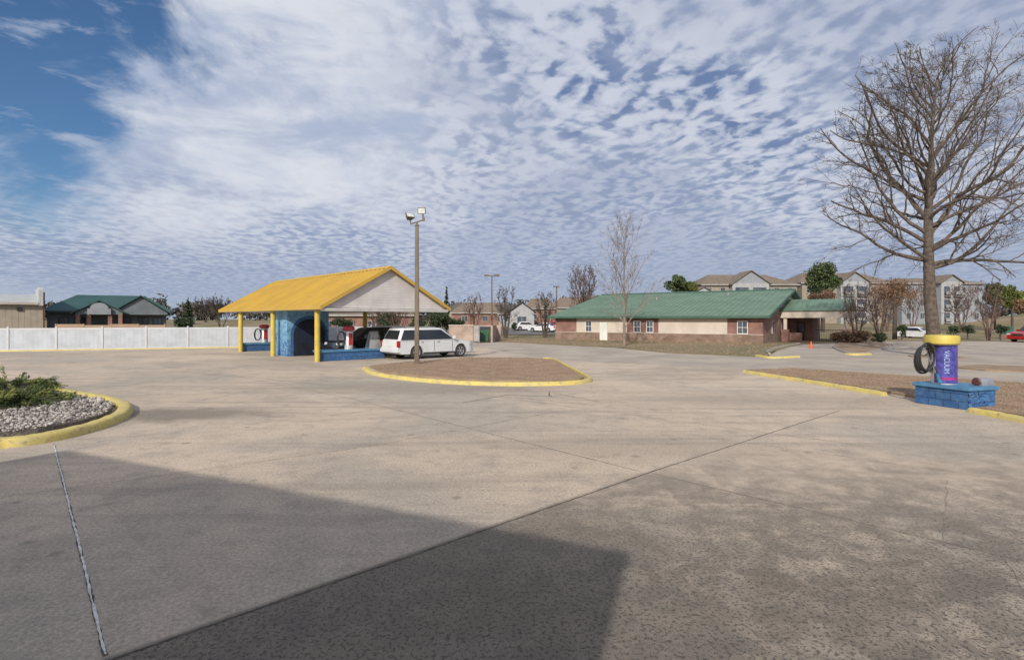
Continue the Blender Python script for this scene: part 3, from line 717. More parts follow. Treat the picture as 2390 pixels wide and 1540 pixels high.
# ------------------------------------------------------------ vacuum station at right
VC = (12.32, 15.89); VR = R(17.8)
def vac_station():
    t = thing('block_plinth', 'blue painted block plinth with light blue cap on the right grass strip', 'plinth', (VC[0], VC[1], 0), VR)
    MB().box(-.525, .525, -.70, .70, 0, .50).build('block_base', M['blue'], t)
    r = random.Random(3); sf = MB()
    for row in range(3):
        for k in range(-1, 3):
            xs = -.525+k*.4+(row % 2)*.2; xa = max(-.52, xs); xb = min(.52, xs+.385)
            if xb-xa < .05: continue
            z = row*.165+.005; j = lambda: r.uniform(.004, .045)
            nx, nz = 5, 4; g = [[(xa+(xb-xa)*a/nx, -.70-j(), z+.155*b/nz) for a in range(nx+1)] for b in range(nz+1)]
            for b in range(nz):
                for a in range(nx): sf.quad(g[b][a], g[b][a+1], g[b+1][a+1], g[b+1][a])
    sf.build('split_face', M['blue'], t)
    MB().box(-.59, .59, -.78, .76, .50, .60).build('cap', M['bluecap'], t, bevel=.015)
    v = thing('vacuum_machine', 'purple labelled coin vacuum with wide yellow top on the blue block plinth', 'vacuum', (12.09, 15.95, .602), 0)
    rr = .30; hh = 1.10
    MB().lathe([(0, 0), (rr, 0), (rr, hh), (0, hh)], n=40).build('canister', M['alum'], v, sm=True)
    aa, ab = R(-172), R(-30)
    def sect(z0, z1, r, mt, nm, a0=aa, a1=ab):
        return MB().lathe([(r-.004, z0), (r, z0), (r, z1), (r-.004, z1)], n=30, a0=a0, a1=a1).build(nm, mt, v, sm=True)
    sect(.20, 1.08, rr+.006, M['purple'], 'label'); sect(.12, .20, rr+.006, M['pink'], 'label_band'); sect(.03, .12, rr+.007, M['purple'], 'label_base')
    MB().lathe([(0, hh), (.39, hh), (.42, hh+.03), (.42, hh+.20), (.40, hh+.25), (0, hh+.28)], n=36, cx=-.07).build('top_cap', M['cap'], v, sm=True)
    cu = bpy.data.curves.new('lettering', 'FONT'); cu.body = 'VACUUM'; cu.size = .20; cu.align_x = 'CENTER'; cu.align_y = 'CENTER'; cu.offset = -.002
    to = bpy.data.objects.new('tmp', cu); C.objects.link(to); bpy.context.view_layer.update()
    me = bpy.data.meshes.new_from_object(to.evaluated_get(bpy.context.evaluated_depsgraph_get())); bpy.data.objects.remove(to)
    bm = bmesh.new(); bm.from_mesh(me); bmesh.ops.triangulate(bm, faces=bm.faces)
    w = max(q.co.x for q in bm.verts) - min(q.co.x for q in bm.verts); sc = .62/w
    for q in bm.verts:
        X, Y = q.co.x*sc, q.co.y*.85
        a = R(-116) + Y/rr
        q.co = ((rr+.012)*math.cos(a), (rr+.012)*math.sin(a), .62 - X)
    bm.to_mesh(me); bm.free(); me.name = 'lettering'; me.materials.clear(); me.materials.append(M['lettering'])
    lo = bpy.data.objects.new('lettering', me); C.objects.link(lo); lo.parent = v
    pts = []
    for i in range(5*24+1):
        a = i*math.pi/12; k = i/24
        pts.append((-.56 + (.200+.012*(k % 3))*math.cos(a), -.16+k*.05, .78 - .03*k + (.36+.02*math.sin(k*2))*math.sin(a)))
    h = MB().tube(pts, .026, 8)
    h.tube([(-.28, -.1, .98), (-.4, -.12, 1.08), (-.56, -.14, 1.12)], .026, 8)
    h.tube([(-.40, -.2, .50), (-.37, -.24, .35), (-.36, -.24, .26)], .026, 8)
    h.build('hose', M['black'], v, sm=True)
    MB().tube([(-.36, -.24, .30), (-.34, -.25, .16), (-.30, -.26, .06)], [.035, .04, .06], 8).build('nozzle', M['teal'], v, sm=True)
    MB().box(-.62, -.28, -.03, .06, 1.0, 1.05).build('hose_bracket', M['steel'], v)
    MB().box(-.375, -.305, -.1, .1, .3, .9).build('coin_box', M['steel'], v)
    b = thing('dome_canister', 'small silver half round housing with brown end disc beside the coin vacuum', 'housing', (12.82, 15.55, .602), VR)
    pr = [(-.17, 0), (-.17, .02)] + [(-.15*math.cos(k*math.pi/10), .02+.17*math.sin(k*math.pi/10)) for k in range(11)] + [(.17, .02), (.17, 0)]
    MB().prism_x(pr, -.20, .28).build('housing', M['steel'], b)
    MB().lathe([(0, -.235), (.09, -.235), (.115, -.215), (.115, -.201)], n=24, axis='x', cz=.10).build('end_disc', M['brown'], b)
vac_station()

# ------------------------------------------------------------ green roofed building
GB = (24.2, 55.0); GR = math.atan2(-.573, .82)
def green_building():
    t = thing('brick_building', 'long low brick and cream building with green standing seam metal roof', 'building', (GB[0], GB[1], 0), GR)
    MB().box(-23.1, -.3, 0, 27.8, -.3, 2.75).build('wall', M['brick'], t)
    MB().prism_x([(0, -.3), (9.5, -.3), (9.5, 4.72), (0, 2.68)], -.3, 0.0).build('end_wall', M['brick'], t)
    MB().prism_x([(9.5, -.3), (27.8, -.3), (27.8, 2.68), (13.9, 5.60), (9.5, 4.68)], -.3, 0.0).build('end_wall', M['stucco'], t)
    MB().box(-23.2, .06, -.06, 0, -.3, .88).build('block_wainscot', M['dbrick'], t)
    MB().box(-23.2, .06, -.08, 0, .88, .94).build('ledge', M['beige'], t)
    MB().box(0, .06, .002, 9.4, -.3, .88).build('block_wainscot', M['dbrick'], t)
    for (a, b) in ((-20.3, -14.0), (-10.4, -3.3)):
        MB().box(a, b, -.03, 0, .94, 2.62).build('stucco_panel', M['stucco'], t)
    for (a, b) in ((-19.1, -18.3), (-13.2, -12.4), (-11.75, -10.95), (-2.35, -1.35)):
        w = MB().box(a, b, -.07, -.031, .94, 2.24).build('window', M['white'], t)
        m = (a+b)/2
        for (p, q) in ((a+.07, m-.02), (m+.02, b-.07)):
            for (u, v) in ((1.02, 1.57), (1.62, 2.16)): MB().box(p, q, -.078, -.071, u, v).build('pane', M['hglass'], w)
        MB().box(a-.06, b+.06, -.12, -.03, .90, .941).build('sill', M['beige'], w)
    w = MB().box(0.0, .05, 4.4, 5.4, .94, 2.2).build('window', M['white'], t)
    for (p, q) in ((4.47, 4.88), (4.92, 5.33)): MB().box(.051, .058, p, q, 1.0, 2.13).build('pane', M['hglass'], w)
    d = MB().box(-17.3, -16.35, -.085, -.06, .0, 2.05).build('door', M['white'], t)
    MB().tube([(-16.45, -.12, 1.0), (-16.45, -.085, 1.0)], .03, 8).build('handle', M['steel'], d)
    ye, ze, yr, zr, yb = -.7, 2.72, 13.9, 5.83, 28.5; xa, xb = -23.8, .75
    rf = MB().slab([(xa, ye, ze), (xb, ye, ze), (xb, yr, zr), (xa, yr, zr)], .12)
    rf.slab([(xa, yr, zr), (xb, yr, zr), (xb, yb, ze), (xa, yb, ze)], .12)
    roof = rf.build('roof', M['groof'], t); rb = MB(); n = 41
    for i in range(n+1):
        x = xa+.05+(xb-xa-.1)*i/n; w = .022; h = .045
        for (p, q) in (((ye, ze), (yr, zr)), ((yb, ze), (yr, zr))):
            rb.hexa([(x-w, p[0], p[1]), (x+w, p[0], p[1]), (x+w, q[0], q[1]), (x-w, q[0], q[1])], [(x-w*.4, p[0], p[1]+h), (x+w*.4, p[0], p[1]+h), (x+w*.4, q[0], q[1]+h), (x-w*.4, q[0], q[1]+h)])
    rb.build('standing_seam', M['groof'], roof)
    MB().prism_x([(yr-.3, zr-.03), (yr, zr+.11), (yr+.3, zr-.03)], xa-.02, xb+.02).build('ridge_cap', M['gtrim'], roof)
    MB().box(xa, xb, ye-.05, ye-.01, ze-.2, ze+.03).build('fascia', M['gtrim'], t)
    MB().prism_x([(ye, ze-.2), (yr, zr-.2), (yb, ze-.2), (yb, ze+.04), (yr, zr+.04), (ye, ze+.04)], xb+.01, xb+.05).build('rake_trim', M['gtrim'], t)
    MB().box(xa+.1, xb-.1, ye+.02, .0, ze-.2, ze-.14).build('soffit', M['beige'], t)
    for (vx_, vy_) in ((-14, 9), (-6, 11), (-18.5, 10.5)):
        z = ze+(zr-ze)*(vy_-ye)/(yr-ye); MB().tube([(vx_, vy_, z-.05), (vx_, vy_, z+.35)], .07, 8).build('vent_pipe', M['grey'], roof)
    pr = MB().slab([(.06, 8.6, 3.4), (6.6, 8.6, 3.4), (6.6, 13.4, 4.66), (.06, 13.4, 4.66)], .1)
    pr.slab([(.06, 13.4, 4.66), (6.6, 13.4, 4.66), (6.6, 18.2, 3.4), (.06, 18.2, 3.4)], .1)
    por = pr.build('portico_roof', M['groof'], t); rb = MB()
    for i in range(12):
        x = .15 + i*.58
        rb.hexa([(x-.02, 8.6, 3.4), (x+.02, 8.6, 3.4), (x+.02, 13.4, 4.66), (x-.02, 13.4, 4.66)], [(x-.01, 8.6, 3.45), (x+.01, 8.6, 3.45), (x+.01, 13.4, 4.71), (x-.01, 13.4, 4.71)])
    rb.build('standing_seam', M['groof'], por)
    MB().box(.06, 6.5, 8.8, 9.1, 2.55, 3.30).build('portico_beam', M['stucco'], t)
    MB().box(6.2, 6.5, 9.1, 18.0, 2.55, 3.30).build('portico_beam', M['stucco'], t)
    MB().box(.06, 6.2, 9.1, 18, 3.20, 3.29).build('portico_ceiling', M['soffit'], t)
    for (x, y) in ((6.2, 9.1), (6.2, 17.6), (.5, 9.1)):
        p = MB().box(x-.35, x+.35, y-.3, y+.4, -.2, 1.3).build('pillar', M['brick'], t)
        MB().box(x-.16, x+.16, y-.12, y+.2, 1.3, 2.55).build('pillar_shaft', M['stucco'], p)
    MB().box(.0, 2.6, 13.5, 20, -.2, 2.6).build('entry_wall', M['brick'], t)
    e = MB().box(1.0, 1.8, 13.44, 13.5, 0, 2.1).build('entry_door', M['trim'], t)
    MB().box(1.08, 1.72, 13.425, 13.438, .2, 2.0).build('pane', M['hglass'], e)
    MB().box(0.07, 1.9, 10.5, 10.8, 0, .9).build('low_wall', M['brick'], t)
green_building()
def gw(x, y): return (GB[0]+.82*x+.573*y, GB[1]-.573*x+.82*y)
def iron_fence():
    x, y = gw(3.2, 11.5)
    t = thing('iron_gate', 'short black iron gate fence beneath the green roofed portico', 'gate', (x, y, 0), GR)
    for i in range(19): MB().tube([(i*.17, 0, .05), (i*.17, 0, 1.35)], .014, 4).build('bar', M['black'], t)
    for z in (1.22, .12): MB().box(-.02, 3.1, -.02, .02, z, z+.05).build('rail', M['black'], t)
iron_fence()

# ------------------------------------------------------------ generic houses
def windows_on(t, wins, y, frame, depth=.05):
    for (x0, x1, z0, z1) in wins:
        w = MB().box(x0, x1, y-depth, y-.002, z0, z1).build('window', frame, t)
        m = (x0+x1)/2; e = .07
        for (p, q) in ((x0+e, m-.03), (m+.03, x1-e)): MB().box(p, q, y-depth-.006, y-depth-.001, z0+e, z1-e).build('pane', M['hglass'], w)
def house(label, cat, loc, rz, w, d, h, rise, wm, rm, axis='x', wins=(), fr=None, hip=0, name='house', ov=.4, group=None):
    t = thing(name, label, cat, loc, rz, group); fr = fr or M['softframe']
    hw = w/2
    MB().box(-hw, hw, 0, d, -1, h).build('wall', wm, t)
    a, b, c_, e = -hw-ov, hw+ov, -ov, d+ov
    if axis == 'x':
        ym = d/2; A = (a+hip, ym, h+rise); B = (b-hip, ym, h+rise)
        if hip == 0:
            r = MB().slab([(a, c_, h), (b, c_, h), B, A], .12).slab([A, B, (b, e, h), (a, e, h)], .12).build('roof', rm, t)
            MB().prism_x([(0, h-.05), (d, h-.05), (ym, h+rise-.2)], -hw+.01, hw-.01).build('gable', wm, t)
        else:
            m = MB(); m.v += [(a, c_, h), (b, c_, h), (b, e, h), (a, e, h), A, B]; m.f += [(0, 1, 5, 4), (2, 3, 4, 5), (1, 2, 5), (3, 0, 4), (0, 3, 2, 1)]
            r = m.build('roof', rm, t)
        MB().box(a, b, c_-.03, c_-.002, h-.18, h+.02).build('fascia', fr, t)
    else:
        A = (0, c_, h+rise); B = (0, e, h+rise)
        r = MB().slab([(a, c_, h), A, B, (a, e, h)], .12).slab([A, (b, c_, h), (b, e, h), B], .12).build('roof', rm, t)
        MB().prism_y([(-hw, h-.05), (hw, h-.05), (0, h+rise-.2)], .01, d-.01).build('gable', wm, t)
    windows_on(t, wins, 0, fr)
    return t, r
x = XD(255, 62)
t, r = house('dark teal roofed building with blue grey gables beyond the white fence', 'building', (x, 62, 0), R(32), 10.6, 9, 3.25, 1.9, M['bluegrey'], M['troof'], 'x', [(-4.4, -3.5, 1.2, 2.6), (-3.0, -2.1, 1.2, 2.6), (1.0, 2.0, 1.2, 2.6), (2.6, 3.6, 1.2, 2.6), (4.0, 4.9, 1.2, 2.6)], M['trim'], hip=2.8, name='teal_roofed_building', ov=.7)
for (cx, hw, y0, z0, z1) in ((-.7, 2.0, -2.4, 3.2, 4.45), (2.9, 2.5, -1.3, 3.2, 5.05)):
    g = MB().slab([(cx-hw-.4, y0-.3, z0-.1), (cx, y0-.3, z1), (cx, 4.5, z1), (cx-hw-.4, 4.5, z0-.1)], .14).slab([(cx, y0-.3, z1), (cx+hw+.4, y0-.3, z0-.1), (cx+hw+.4, 4.5, z0-.1), (cx, 4.5, z1)], .14).build('gable_roof', M['troof'], t)
    MB().prism_y([(cx-hw, z0-.3), (cx+hw, z0-.3), (cx+hw, z0-.1), (cx, z1-.22), (cx-hw, z0-.1)], y0, y0+.2).build('gable_face', M['bluegrey'], g)
cx = -.7
MB().prism_y([(cx-1.0, 2.9), (cx-1.0, 3.5)] + [(cx-.8*math.cos(k*math.pi/10), 3.5+.62*math.sin(k*math.pi/10)) for k in range(11)] + [(cx+1.0, 3.5), (cx+1.0, 2.9)], -2.75, -2.61).build('arch_face', M['greyside'], t)
for px_ in (cx-1.8, cx-.9, cx+.9, cx+1.8): MB().box(px_-.18, px_+.18, -2.5, -2.15, 0, 2.9).build('pillar', M['brick'], t)
for (p, q) in ((-5.35, -2.8), (1.5, 5.35)): MB().box(p, q, -.12, -.002, 0, 1.15).build('brick_base', M['brick'], t)
t = thing('metal_building', 'beige corrugated metal building with pale roof at the far left', 'building', (XD(100, 55), 55, 0), R(41))
MB().box(-22, 0, 0, 12, -.5, 3.95).build('wall', M['metalwall'], t)
MB().slab([(-22, -.4, 3.95), (-.35, -.4, 3.95), (-.35, 8, 5.0), (-22, 8, 5.0)], .1).build('roof', M['metalroof'], t)
MB().prism_x([(-.4, 3.7), (-.4, 5.2), (.5, 5.5), (1.0, 5.5), (12, 5.6), (12, 3.7)], -.34, 0.02).build('parapet', M['metalroof'], t)
MB().box(-22, -.35, -.46, -.402, 3.78, 3.98).build('gutter', M['beige'], t)
MB().box(.03, .15, -.1, .05, -.3, 5.0).build('downpipe', M['rust'], t)
MB().box(-1.9, -1.5, -.12, -.002, 3.2, 3.5).build('wall_lamp', M['trim'], t)
t = thing('cedar_fence', 'tan cedar board fence showing just above the white vinyl fence', 'fence', (XD(130, 53), 53, 0), R(12))
for i in range(4): MB().box(i*2.3+.05, i*2.3+2.25, 0, .04, 0, 1.85 + (.09 if i in (0, 2) else 0)).build('panel', M['wood'], t)
for i in range(5): MB().box(i*2.3-.05, i*2.3+.05, -.03, .07, 0, 1.97).build('post', M['wood'], t)
house('low red brick building with brown roof seen under and behind the canopy', 'building', (XD(860, 80), 78, 0), R(3), 13, 12, 3.0, 1.5, M['brick'], M['broof'], 'x', [(-5.5, -4.4, 1, 2.2), (-2.6, -1.5, 1, 2.2), (.4, 1.5, 1, 2.2), (3.4, 4.5, 1, 2.2)], hip=3, name='brick_office')
def hs(px, D, w, d, h, rise, wm, rm, axis, label, wins=(), hip=0, rz=0):
    x = XD(px, D); z = terrain(x, D)
    return house(label, 'house', (x, D, z), rz, w, d, h, rise, wm, rm, axis, wins, hip=hip)
hs(1125, 112, 12, 9, 2.6, 2.1, M['brick'], M['broof'], 'x', 'brown roofed brick house behind the dumpster enclosure', [(-4, -2.8, .9, 2), (0, 1.2, .9, 2), (3, 4.2, .9, 2)], 2.5)
hs(1218, 106, 4.6, 8, 2.9, 1.9, M['whiteside'], M['droof'], 'y', 'small pale grey gabled house behind the white sedans', [(-.9, .9, .9, 2.1)])
hs(1192, 110, 4.5, 7, 2.5, 1.8, M['greyside'], M['droof'], 'x', 'grey side wing of roofed house left of the pale gabled house', [(-1.2, 0, .9, 2)])
hs(1262, 118, 6, 8, 3.3, 2.2, M['brick'], M['broof'], 'x', 'brick house between the pale gabled house and the distant lamp', [(-2, -.8, 1, 2.2), (.8, 2, 1, 2.2)], 1.5)
hs(1345, 122, 11, 9, 3.4, 2.4, M['tanside'], M['broof'], 'x', 'tan house with brown hipped roof above the left end of the green roof', [(-4, -2.8, 1.2, 2.6), (-1, .2, 1.2, 2.6), (2.4, 3.6, 1.2, 2.6)], 3)
hs(1395, 132, 7, 9, 3.6, 2.6, M['tanside'], M['broof'], 'y', 'tan gabled house peeking over the green roof behind the tall bare tree', [(-1, 1, 2.2, 3.2)])
hs(1080, 120, 7, 9, 2.6, 2.0, M['tanside'], M['droof'], 'x', 'dark roofed tan house behind the evergreen shrubs right of the canopy', [(-2, -.8, .9, 2), (.8, 2, .9, 2)], 2)

def enclosure():
    x, y = XD(1046, 58), 58.6
    t = thing('dumpster_enclosure', 'pinkish tan block enclosure walls around the green dumpster', 'enclosure', (x, y, 0), R(-4))
    MB().box(0, 2.5, 0, .2, 0, 1.75).build('wall', M['tblock'], t)
    MB().box(0, .2, .202, 3.998, 0, 1.75).build('wall', M['tblock'], t)
    MB().box(0, 5.0, 4, 4.2, 0, 1.75).build('wall', M['tblock'], t)
    MB().box(4.3, 4.5, .3, 3.998, 0, 1.75).build('wall', M['tblock'], t)
    MB().box(-.03, 2.53, -.03, .23, 1.752, 1.82).build('coping', M['stucco'], t)
    g = thing('enclosure_gate', 'pale metal gate leaf standing open before the green dumpster', 'gate', (x+2.6, y-.2, 0), R(-62))
    MB().box(0.06, 1.24, -.02, .02, .15, 1.72).build('gate_panel', M['alum'], g)
    for q in (0, 1.24): MB().box(q, q+.06, -.04, .04, .05, 1.78).build('gate_post', M['grey'], g)
    d = thing('dumpster', 'dark green metal dumpster inside the tan block enclosure', 'dumpster', (x+3.5, y+.9, 0), 0)
    MB().hexa([(-.7,-.5,.12),(.7,-.5,.12),(.7,.6,.12),(-.7,.6,.12)], [(-.75,-.75,1.35),(.75,-.75,1.35),(.75,.7,1.35),(-.75,.7,1.35)]).build('bin', M['dgreen'], d)
    MB().hexa([(-.77,-.78,1.352),(.77,-.78,1.352),(.77,.72,1.352),(-.77,.72,1.352)], [(-.77,-.78,1.40),(.77,-.78,1.40),(.77,.72,1.62),(-.77,.72,1.62)]).build('lid', M['black'], d)
    for k in (-.5, 0, .5): MB().box(k-.04, k+.04, -.77, -.62, .3, 1.3).build('rib', M['dgreen'], d)
enclosure()

# ------------------------------------------------------------ apartments
def apartment(px0, px1, D, eave, ridge, gables, wm, label):
    x0, x1 = XD(px0, D), XD(px1, D); z0 = terrain((x0+x1)/2, D)
    h = CH + (HOR-eave)*D/F - z0; rise = (eave-ridge)*D/F; w = x1-x0
    t, r = house(label, 'apartment building', ((x0+x1)/2, D, z0), 0, w, 14, h, rise*1.15, wm, M['broof'], 'x', (), hip=4, name='apartment_building', ov=.5)
    fl = (h-.2)/3; n = int(w/2.6); wins = []
    for f in range(3):
        for i in range(n):
            xx = -w/2 + (i+.5)*w/n
            if any(abs(xx-(XD(g, D)-(x0+x1)/2)) < gw_/2+.7 for g, gw_ in gables): continue
            wins.append((xx-.5, xx+.5, f*fl+1.0, f*fl+2.3))
    windows_on(t, wins, 0, M['softframe'], .06)
    for g, gw_ in gables:
        c = XD(g, D)-(x0+x1)/2; q = gw_/2
        b = MB().box(c-q, c+q, -1.6, -.02, -.5, h+.2).build('bay', M['whiteside'], t)
        MB().prism_y([(c-q, h+.202), (c+q, h+.202), (c, h+.2+q*.62)], -1.59, -.02).build('bay_gable', M['greyside'], b)
        MB().slab([(c-q-.4, -2, h), (c, -2, h+.3+q*.68), (c, 4, h+.3+q*.68), (c-q-.4, 4, h)], .15).slab([(c, -2, h+.3+q*.68), (c+q+.4, -2, h), (c+q+.4, 4, h), (c, 4, h+.3+q*.68)], .15).build('bay_roof', M['broof'], b)
        for f in range(3):
            for (u0, u1) in ((c-q+.6, c-.45), (c+.45, c+q-.6)):
                MB().box(u0, u1, -1.65, -1.605, f*fl+.4, f*fl+2.2).build('balcony_opening', M['hglass'], b)
                MB().box(u0-.1, u1+.1, -2.3, -1.66, f*fl+.1, f*fl+.24).build('balcony_floor', M['softframe'], b)
                MB().box(u0-.1, u1+.1, -2.3, -2.26, f*fl+.5, f*fl+1.15).build('balcony_railing', M['grey'], b)
    return t
apartment(1640, 1860, 118, 664, 639, [(1745, 7.5)], M['tanside'], 'three storey apartment block with white gable rising behind the green roof')
apartment(1872, 2085, 124, 660, 635, [(1985, 6)], M['tanside'], 'three storey tan apartment block behind the round pine and bare tree limbs')
apartment(2105, 2295, 120, 661, 646, [(2208, 4.4)], M['greyside'], 'pale grey apartment block with balconies right of the big tree trunk')
house('tall white gabled end unit at the left tip of the apartment blocks', 'apartment building', (XD(1642, 112), 112, terrain(43, 112)), 0, 4, 8, 6.4, 1.4, M['whiteside'], M['broof'], 'y', [(-1.3, -.4, 4.3, 5.5), (.4, 1.3, 4.3, 5.5)], name='apartment_building')

# ------------------------------------------------------------ trees
def rvec(r):
    a = r.uniform(0, 6.283); z = r.uniform(-1, 1); q = math.sqrt(1-z*z); return Vector((q*math.cos(a), q*math.sin(a), z))
def branch(mb, p, d, L, r0, lv, mx, kids, r, up=.06, wob=.18, seg=.55, cl=.5, spread=(.5, .95), tip=.3, minr=.006, env=None):
    n = max(2, int(L/seg)); step = L/n; pts = [p.copy()]; rad = [r0]; dirs = [d.copy()]
    for i in range(n):
        d = (d + rvec(r)*wob + Vector((0, 0, up))).normalized(); q = p + d*step
        if env is not None and not env(q):
            if i == 0: return
            break
        p = q; pts.append(p.copy()); rad.append(max(minr, r0*(1-(1-tip)*(i+1)/n))); dirs.append(d.copy())
    mb.tube(pts, rad, 6 if r0 > .08 else (4 if r0 > .03 else 3), caps=False)
    if lv >= mx: return
    n2 = len(pts)-1; k = kids[min(lv, len(kids)-1)]; k = max(2, round(k*n2/n)) if env else k
    for j in range(k):
        t = .18 + .82*(j+r.random()*.8)/k; t = min(t, 1)
        i = min(n2, max(1, int(t*n2+.5)))
        dd = dirs[i]; perp = dd.cross(rvec(r))
        if perp.length < 1e-3: continue
        perp.normalize(); a = r.uniform(*spread)
        nd = (dd*math.cos(a) + perp*math.sin(a)).normalized()
        branch(mb, pts[i], nd, L*cl*r.uniform(.5, 1.25)*(1.15-.55*t), max(minr, rad[i]*.6), lv+1, mx, kids, r, up, wob*1.1, seg*.8, cl, spread, tip, minr, env)
def big_tree():
    D = 36.0; x0 = XD(2186, D); r = random.Random(41)
    t = thing('bare_tree', 'huge leafless oak towering over the coin vacuum at right', 'tree', (x0, D, 0))
    k = D/F
    ctrl = [(2186, 840), (2181, 770), (2174, 690), (2168, 600), (2163, 500), (2170, 400), (2172, 320), (2184, 240), (2190, 180)]
    pts = [Vector(((a-2186)*k, .15*math.sin(i), CH+(HOR-b)*k)) for i, (a, b) in enumerate(ctrl)]; pts[0].z = -.1
    rad = [.46, .38, .335, .29, .235, .18, .125, .07, .035]
    tk = MB().tube(pts, rad, 14)
    for i in range(7):
        a = i*.9; tk.tube([(math.cos(a)*.68, math.sin(a)*.68, -.1), (math.cos(a)*.36, math.sin(a)*.36, .25), (math.cos(a)*.2, math.sin(a)*.2, .9)], [.10, .13, .11], 6)
    tk.build('trunk', M['bark'], t, sm=True)
    zc = CH + (HOR-380)*k
    def env(q):
        dx = q.x-.6; dy = q.y
        rad_ = math.hypot(dx, dy); an = math.atan2(dy, dx)
        bump = 1 + .08*math.sin(an*3+q.z*.9) + .07*math.sin(an*7-q.z*2.1) + .05*math.sin(an*13+q.z*4)
        if q.z > zc:
            f = (q.z-zc)/(7.55*bump)
            return f < 1 and rad_ < 7.6*bump*(1-f**2.4)**.5
        f = (zc-q.z)/7.8
        return f < 1 and rad_ < 8.0*bump*(1-f**5)**.5
    mb = MB()
    def at(h):
        for a, b, ra, rb_ in zip(pts, pts[1:], rad, rad[1:]):
            if a.z <= h <= b.z:
                f = (h-a.z)/(b.z-a.z); return a.lerp(b, f), ra+(rb_-ra)*f
        return pts[-1], rad[-1]
    n = 24
    for i in range(n):
        f = i/(n-1); h = 5.6 + 12.0*f
        p, rr = at(h); az = i*2.399 + r.uniform(-.4, .4)
        el = R(20 + 38*f) + r.uniform(-.2, .2)
        L = (8.6 - 3.4*f)*r.uniform(.75, 1.15)
        d = Vector((math.cos(az)*math.cos(el), math.sin(az)*math.cos(el), math.sin(el)))
        branch(mb, p, d, L, max(rr*.46, .05), 0, 3, (8, 7, 5), r, .03, .24, .6, .5, (.45, 1.0), .2, .0085, env)
    for (az, h, L, el, q) in ((172, 8.6, 12.0, 50, .64), (8, 7.6, 12.0, 52, .64), (150, 11.2, 9.0, 56, .62), (32, 10.4, 10, 54, .62), (195, 13.2, 8, 46, .62), (-10, 12.6, 9, 48, .62), (178, 15, 7, 48, .7), (5, 14.6, 7.5, 50, .7), (100, 15.6, 5, 60, .7),
                              (200, 6.0, 8.0, 18, .42), (-15, 5.8, 8, 20, .42), (180, 7.2, 9, 30, .48), (0, 6.8, 9.5, 28, .48), (265, 8.6, 8, 42, .5), (90, 9.6, 8, 45, .5), (165, 9.8, 9.5, 36, .5), (14, 9.2, 9.5, 38, .5), (182, 11.8, 8.5, 34, .5), (-4, 11.2, 8.5, 36, .5)):
        p, rr = at(h); d = Vector((math.cos(R(az))*math.cos(R(el)), math.sin(R(az))*math.cos(R(el)), math.sin(R(el))))
        branch(mb, p, d, L, max(.07, rr*q), 0, 3, (9, 7, 5), r, .03, .21, .6, .45, (.40, .9), .22, .0085, env)
    mb.build('crown', M['bark'], t)
big_tree()
def bare(px, D, top, label, seed, w, m, stems=1, kids=(7, 6, 4), minr=.008, group=None, base_z=None, tr=.10, first=.25, up=.10, levels=2, name='bare_tree'):
    x0 = XD(px, D); z0 = terrain(x0, D) if base_z is None else base_z
    H = CH + (HOR-top)*D/F - z0; r = random.Random(seed)
    t = thing(name, label, 'tree', (x0, D, z0), 0, group)
    tk = MB(); mb = MB()
    for s in range(stems):
        a = 6.28*s/stems + r.uniform(-.3, .3); lean = (.0 if stems == 1 else .22)
        pts = []; n = 8
        for i in range(n+1):
            f = i/n; off = lean*H*f*.7*(1 if stems > 1 else 0)
            pts.append(Vector((math.cos(a)*off*w/H*1.6 + r.uniform(-.05, .05)*f + (.12*math.cos(a) if stems > 1 else 0), math.sin(a)*off*w/H*1.6 + r.uniform(-.05, .05)*f, H*f*(.9 if stems > 1 else .97)-(.1 if i == 0 else 0))))
        rad = [tr*(1-.85*i/n) for i in range(n+1)]
        tk.tube(pts, rad, 7)
        nb = 18 if stems == 1 else 8
        for j in range(nb):
            f = first + (1-first)*(j+.5)/nb; q = min(n-1, int(f*n)); p = pts[q].lerp(pts[q+1], f*n-q)
            az = j*2.4 + r.uniform(-.4, .4) + a; el = R(40+28*f)
            L = (w/2)/math.cos(R(48))*(1.25-.7*f)*r.uniform(.8, 1.15)*(1 if stems == 1 else .6)
            branch(mb, p, Vector((math.cos(az)*math.cos(el), math.sin(az)*math.cos(el), math.sin(el))), L, max(minr, tr*(1-.85*f)*.5), 0, levels, kids, r, up, .13, .5, .5, (.35, .75), .3, minr)
    tk.build('trunk', m, t, sm=True); mb.build('crown', m, t)
bare(1457, 50.6, 545, 'tall slender leafless tree in front of the green roofed building', 5, 5.6, M['barkpale'], 1, (8, 7, 5), .009, base_z=0, tr=.13, first=.14, up=.10)
G2 = 'bare trees along the distant parking area'
bare(1107, 80, 690, 'dense bare tree above the right end of the dumpster enclosure', 6, 3.6, M['barkred'], 4, minr=.012, group=G2)
bare(1180, 72, 672, 'dark bare tree between the enclosure and the pale gabled house', 7, 3.4, M['barkdark'], 4, minr=.013, group=G2, tr=.14)
bare(1272, 76, 684, 'dark bare vase shaped tree just left of the green roofed building', 8, 3.6, M['barkdark'], 4, minr=.013, group=G2, tr=.14)
bare(1362, 100, 628, 'reddish rounded bare tree rising behind the left end of the green roof', 9, 7.5, M['barkred'], 5, (8, 7, 5), .022, tr=.2)
bare(2000, 57, 668, 'reddish multi stemmed bare tree on the shrub island, left one', 10, 4.2, M['barkred'], 5, (7, 6, 4), .009, base_z=.05)
bare(2052, 60, 672, 'multi stemmed bare tree on the shrub island, right one', 11, 4.0, M['barkred'], 5, (7, 6, 4), .009, base_z=.05)
bare(2306, 66, 664, 'multi stemmed bare tree left of the red pickup truck', 12, 4.2, M['barkred'], 5, (7, 6, 4), .010, base_z=.0)
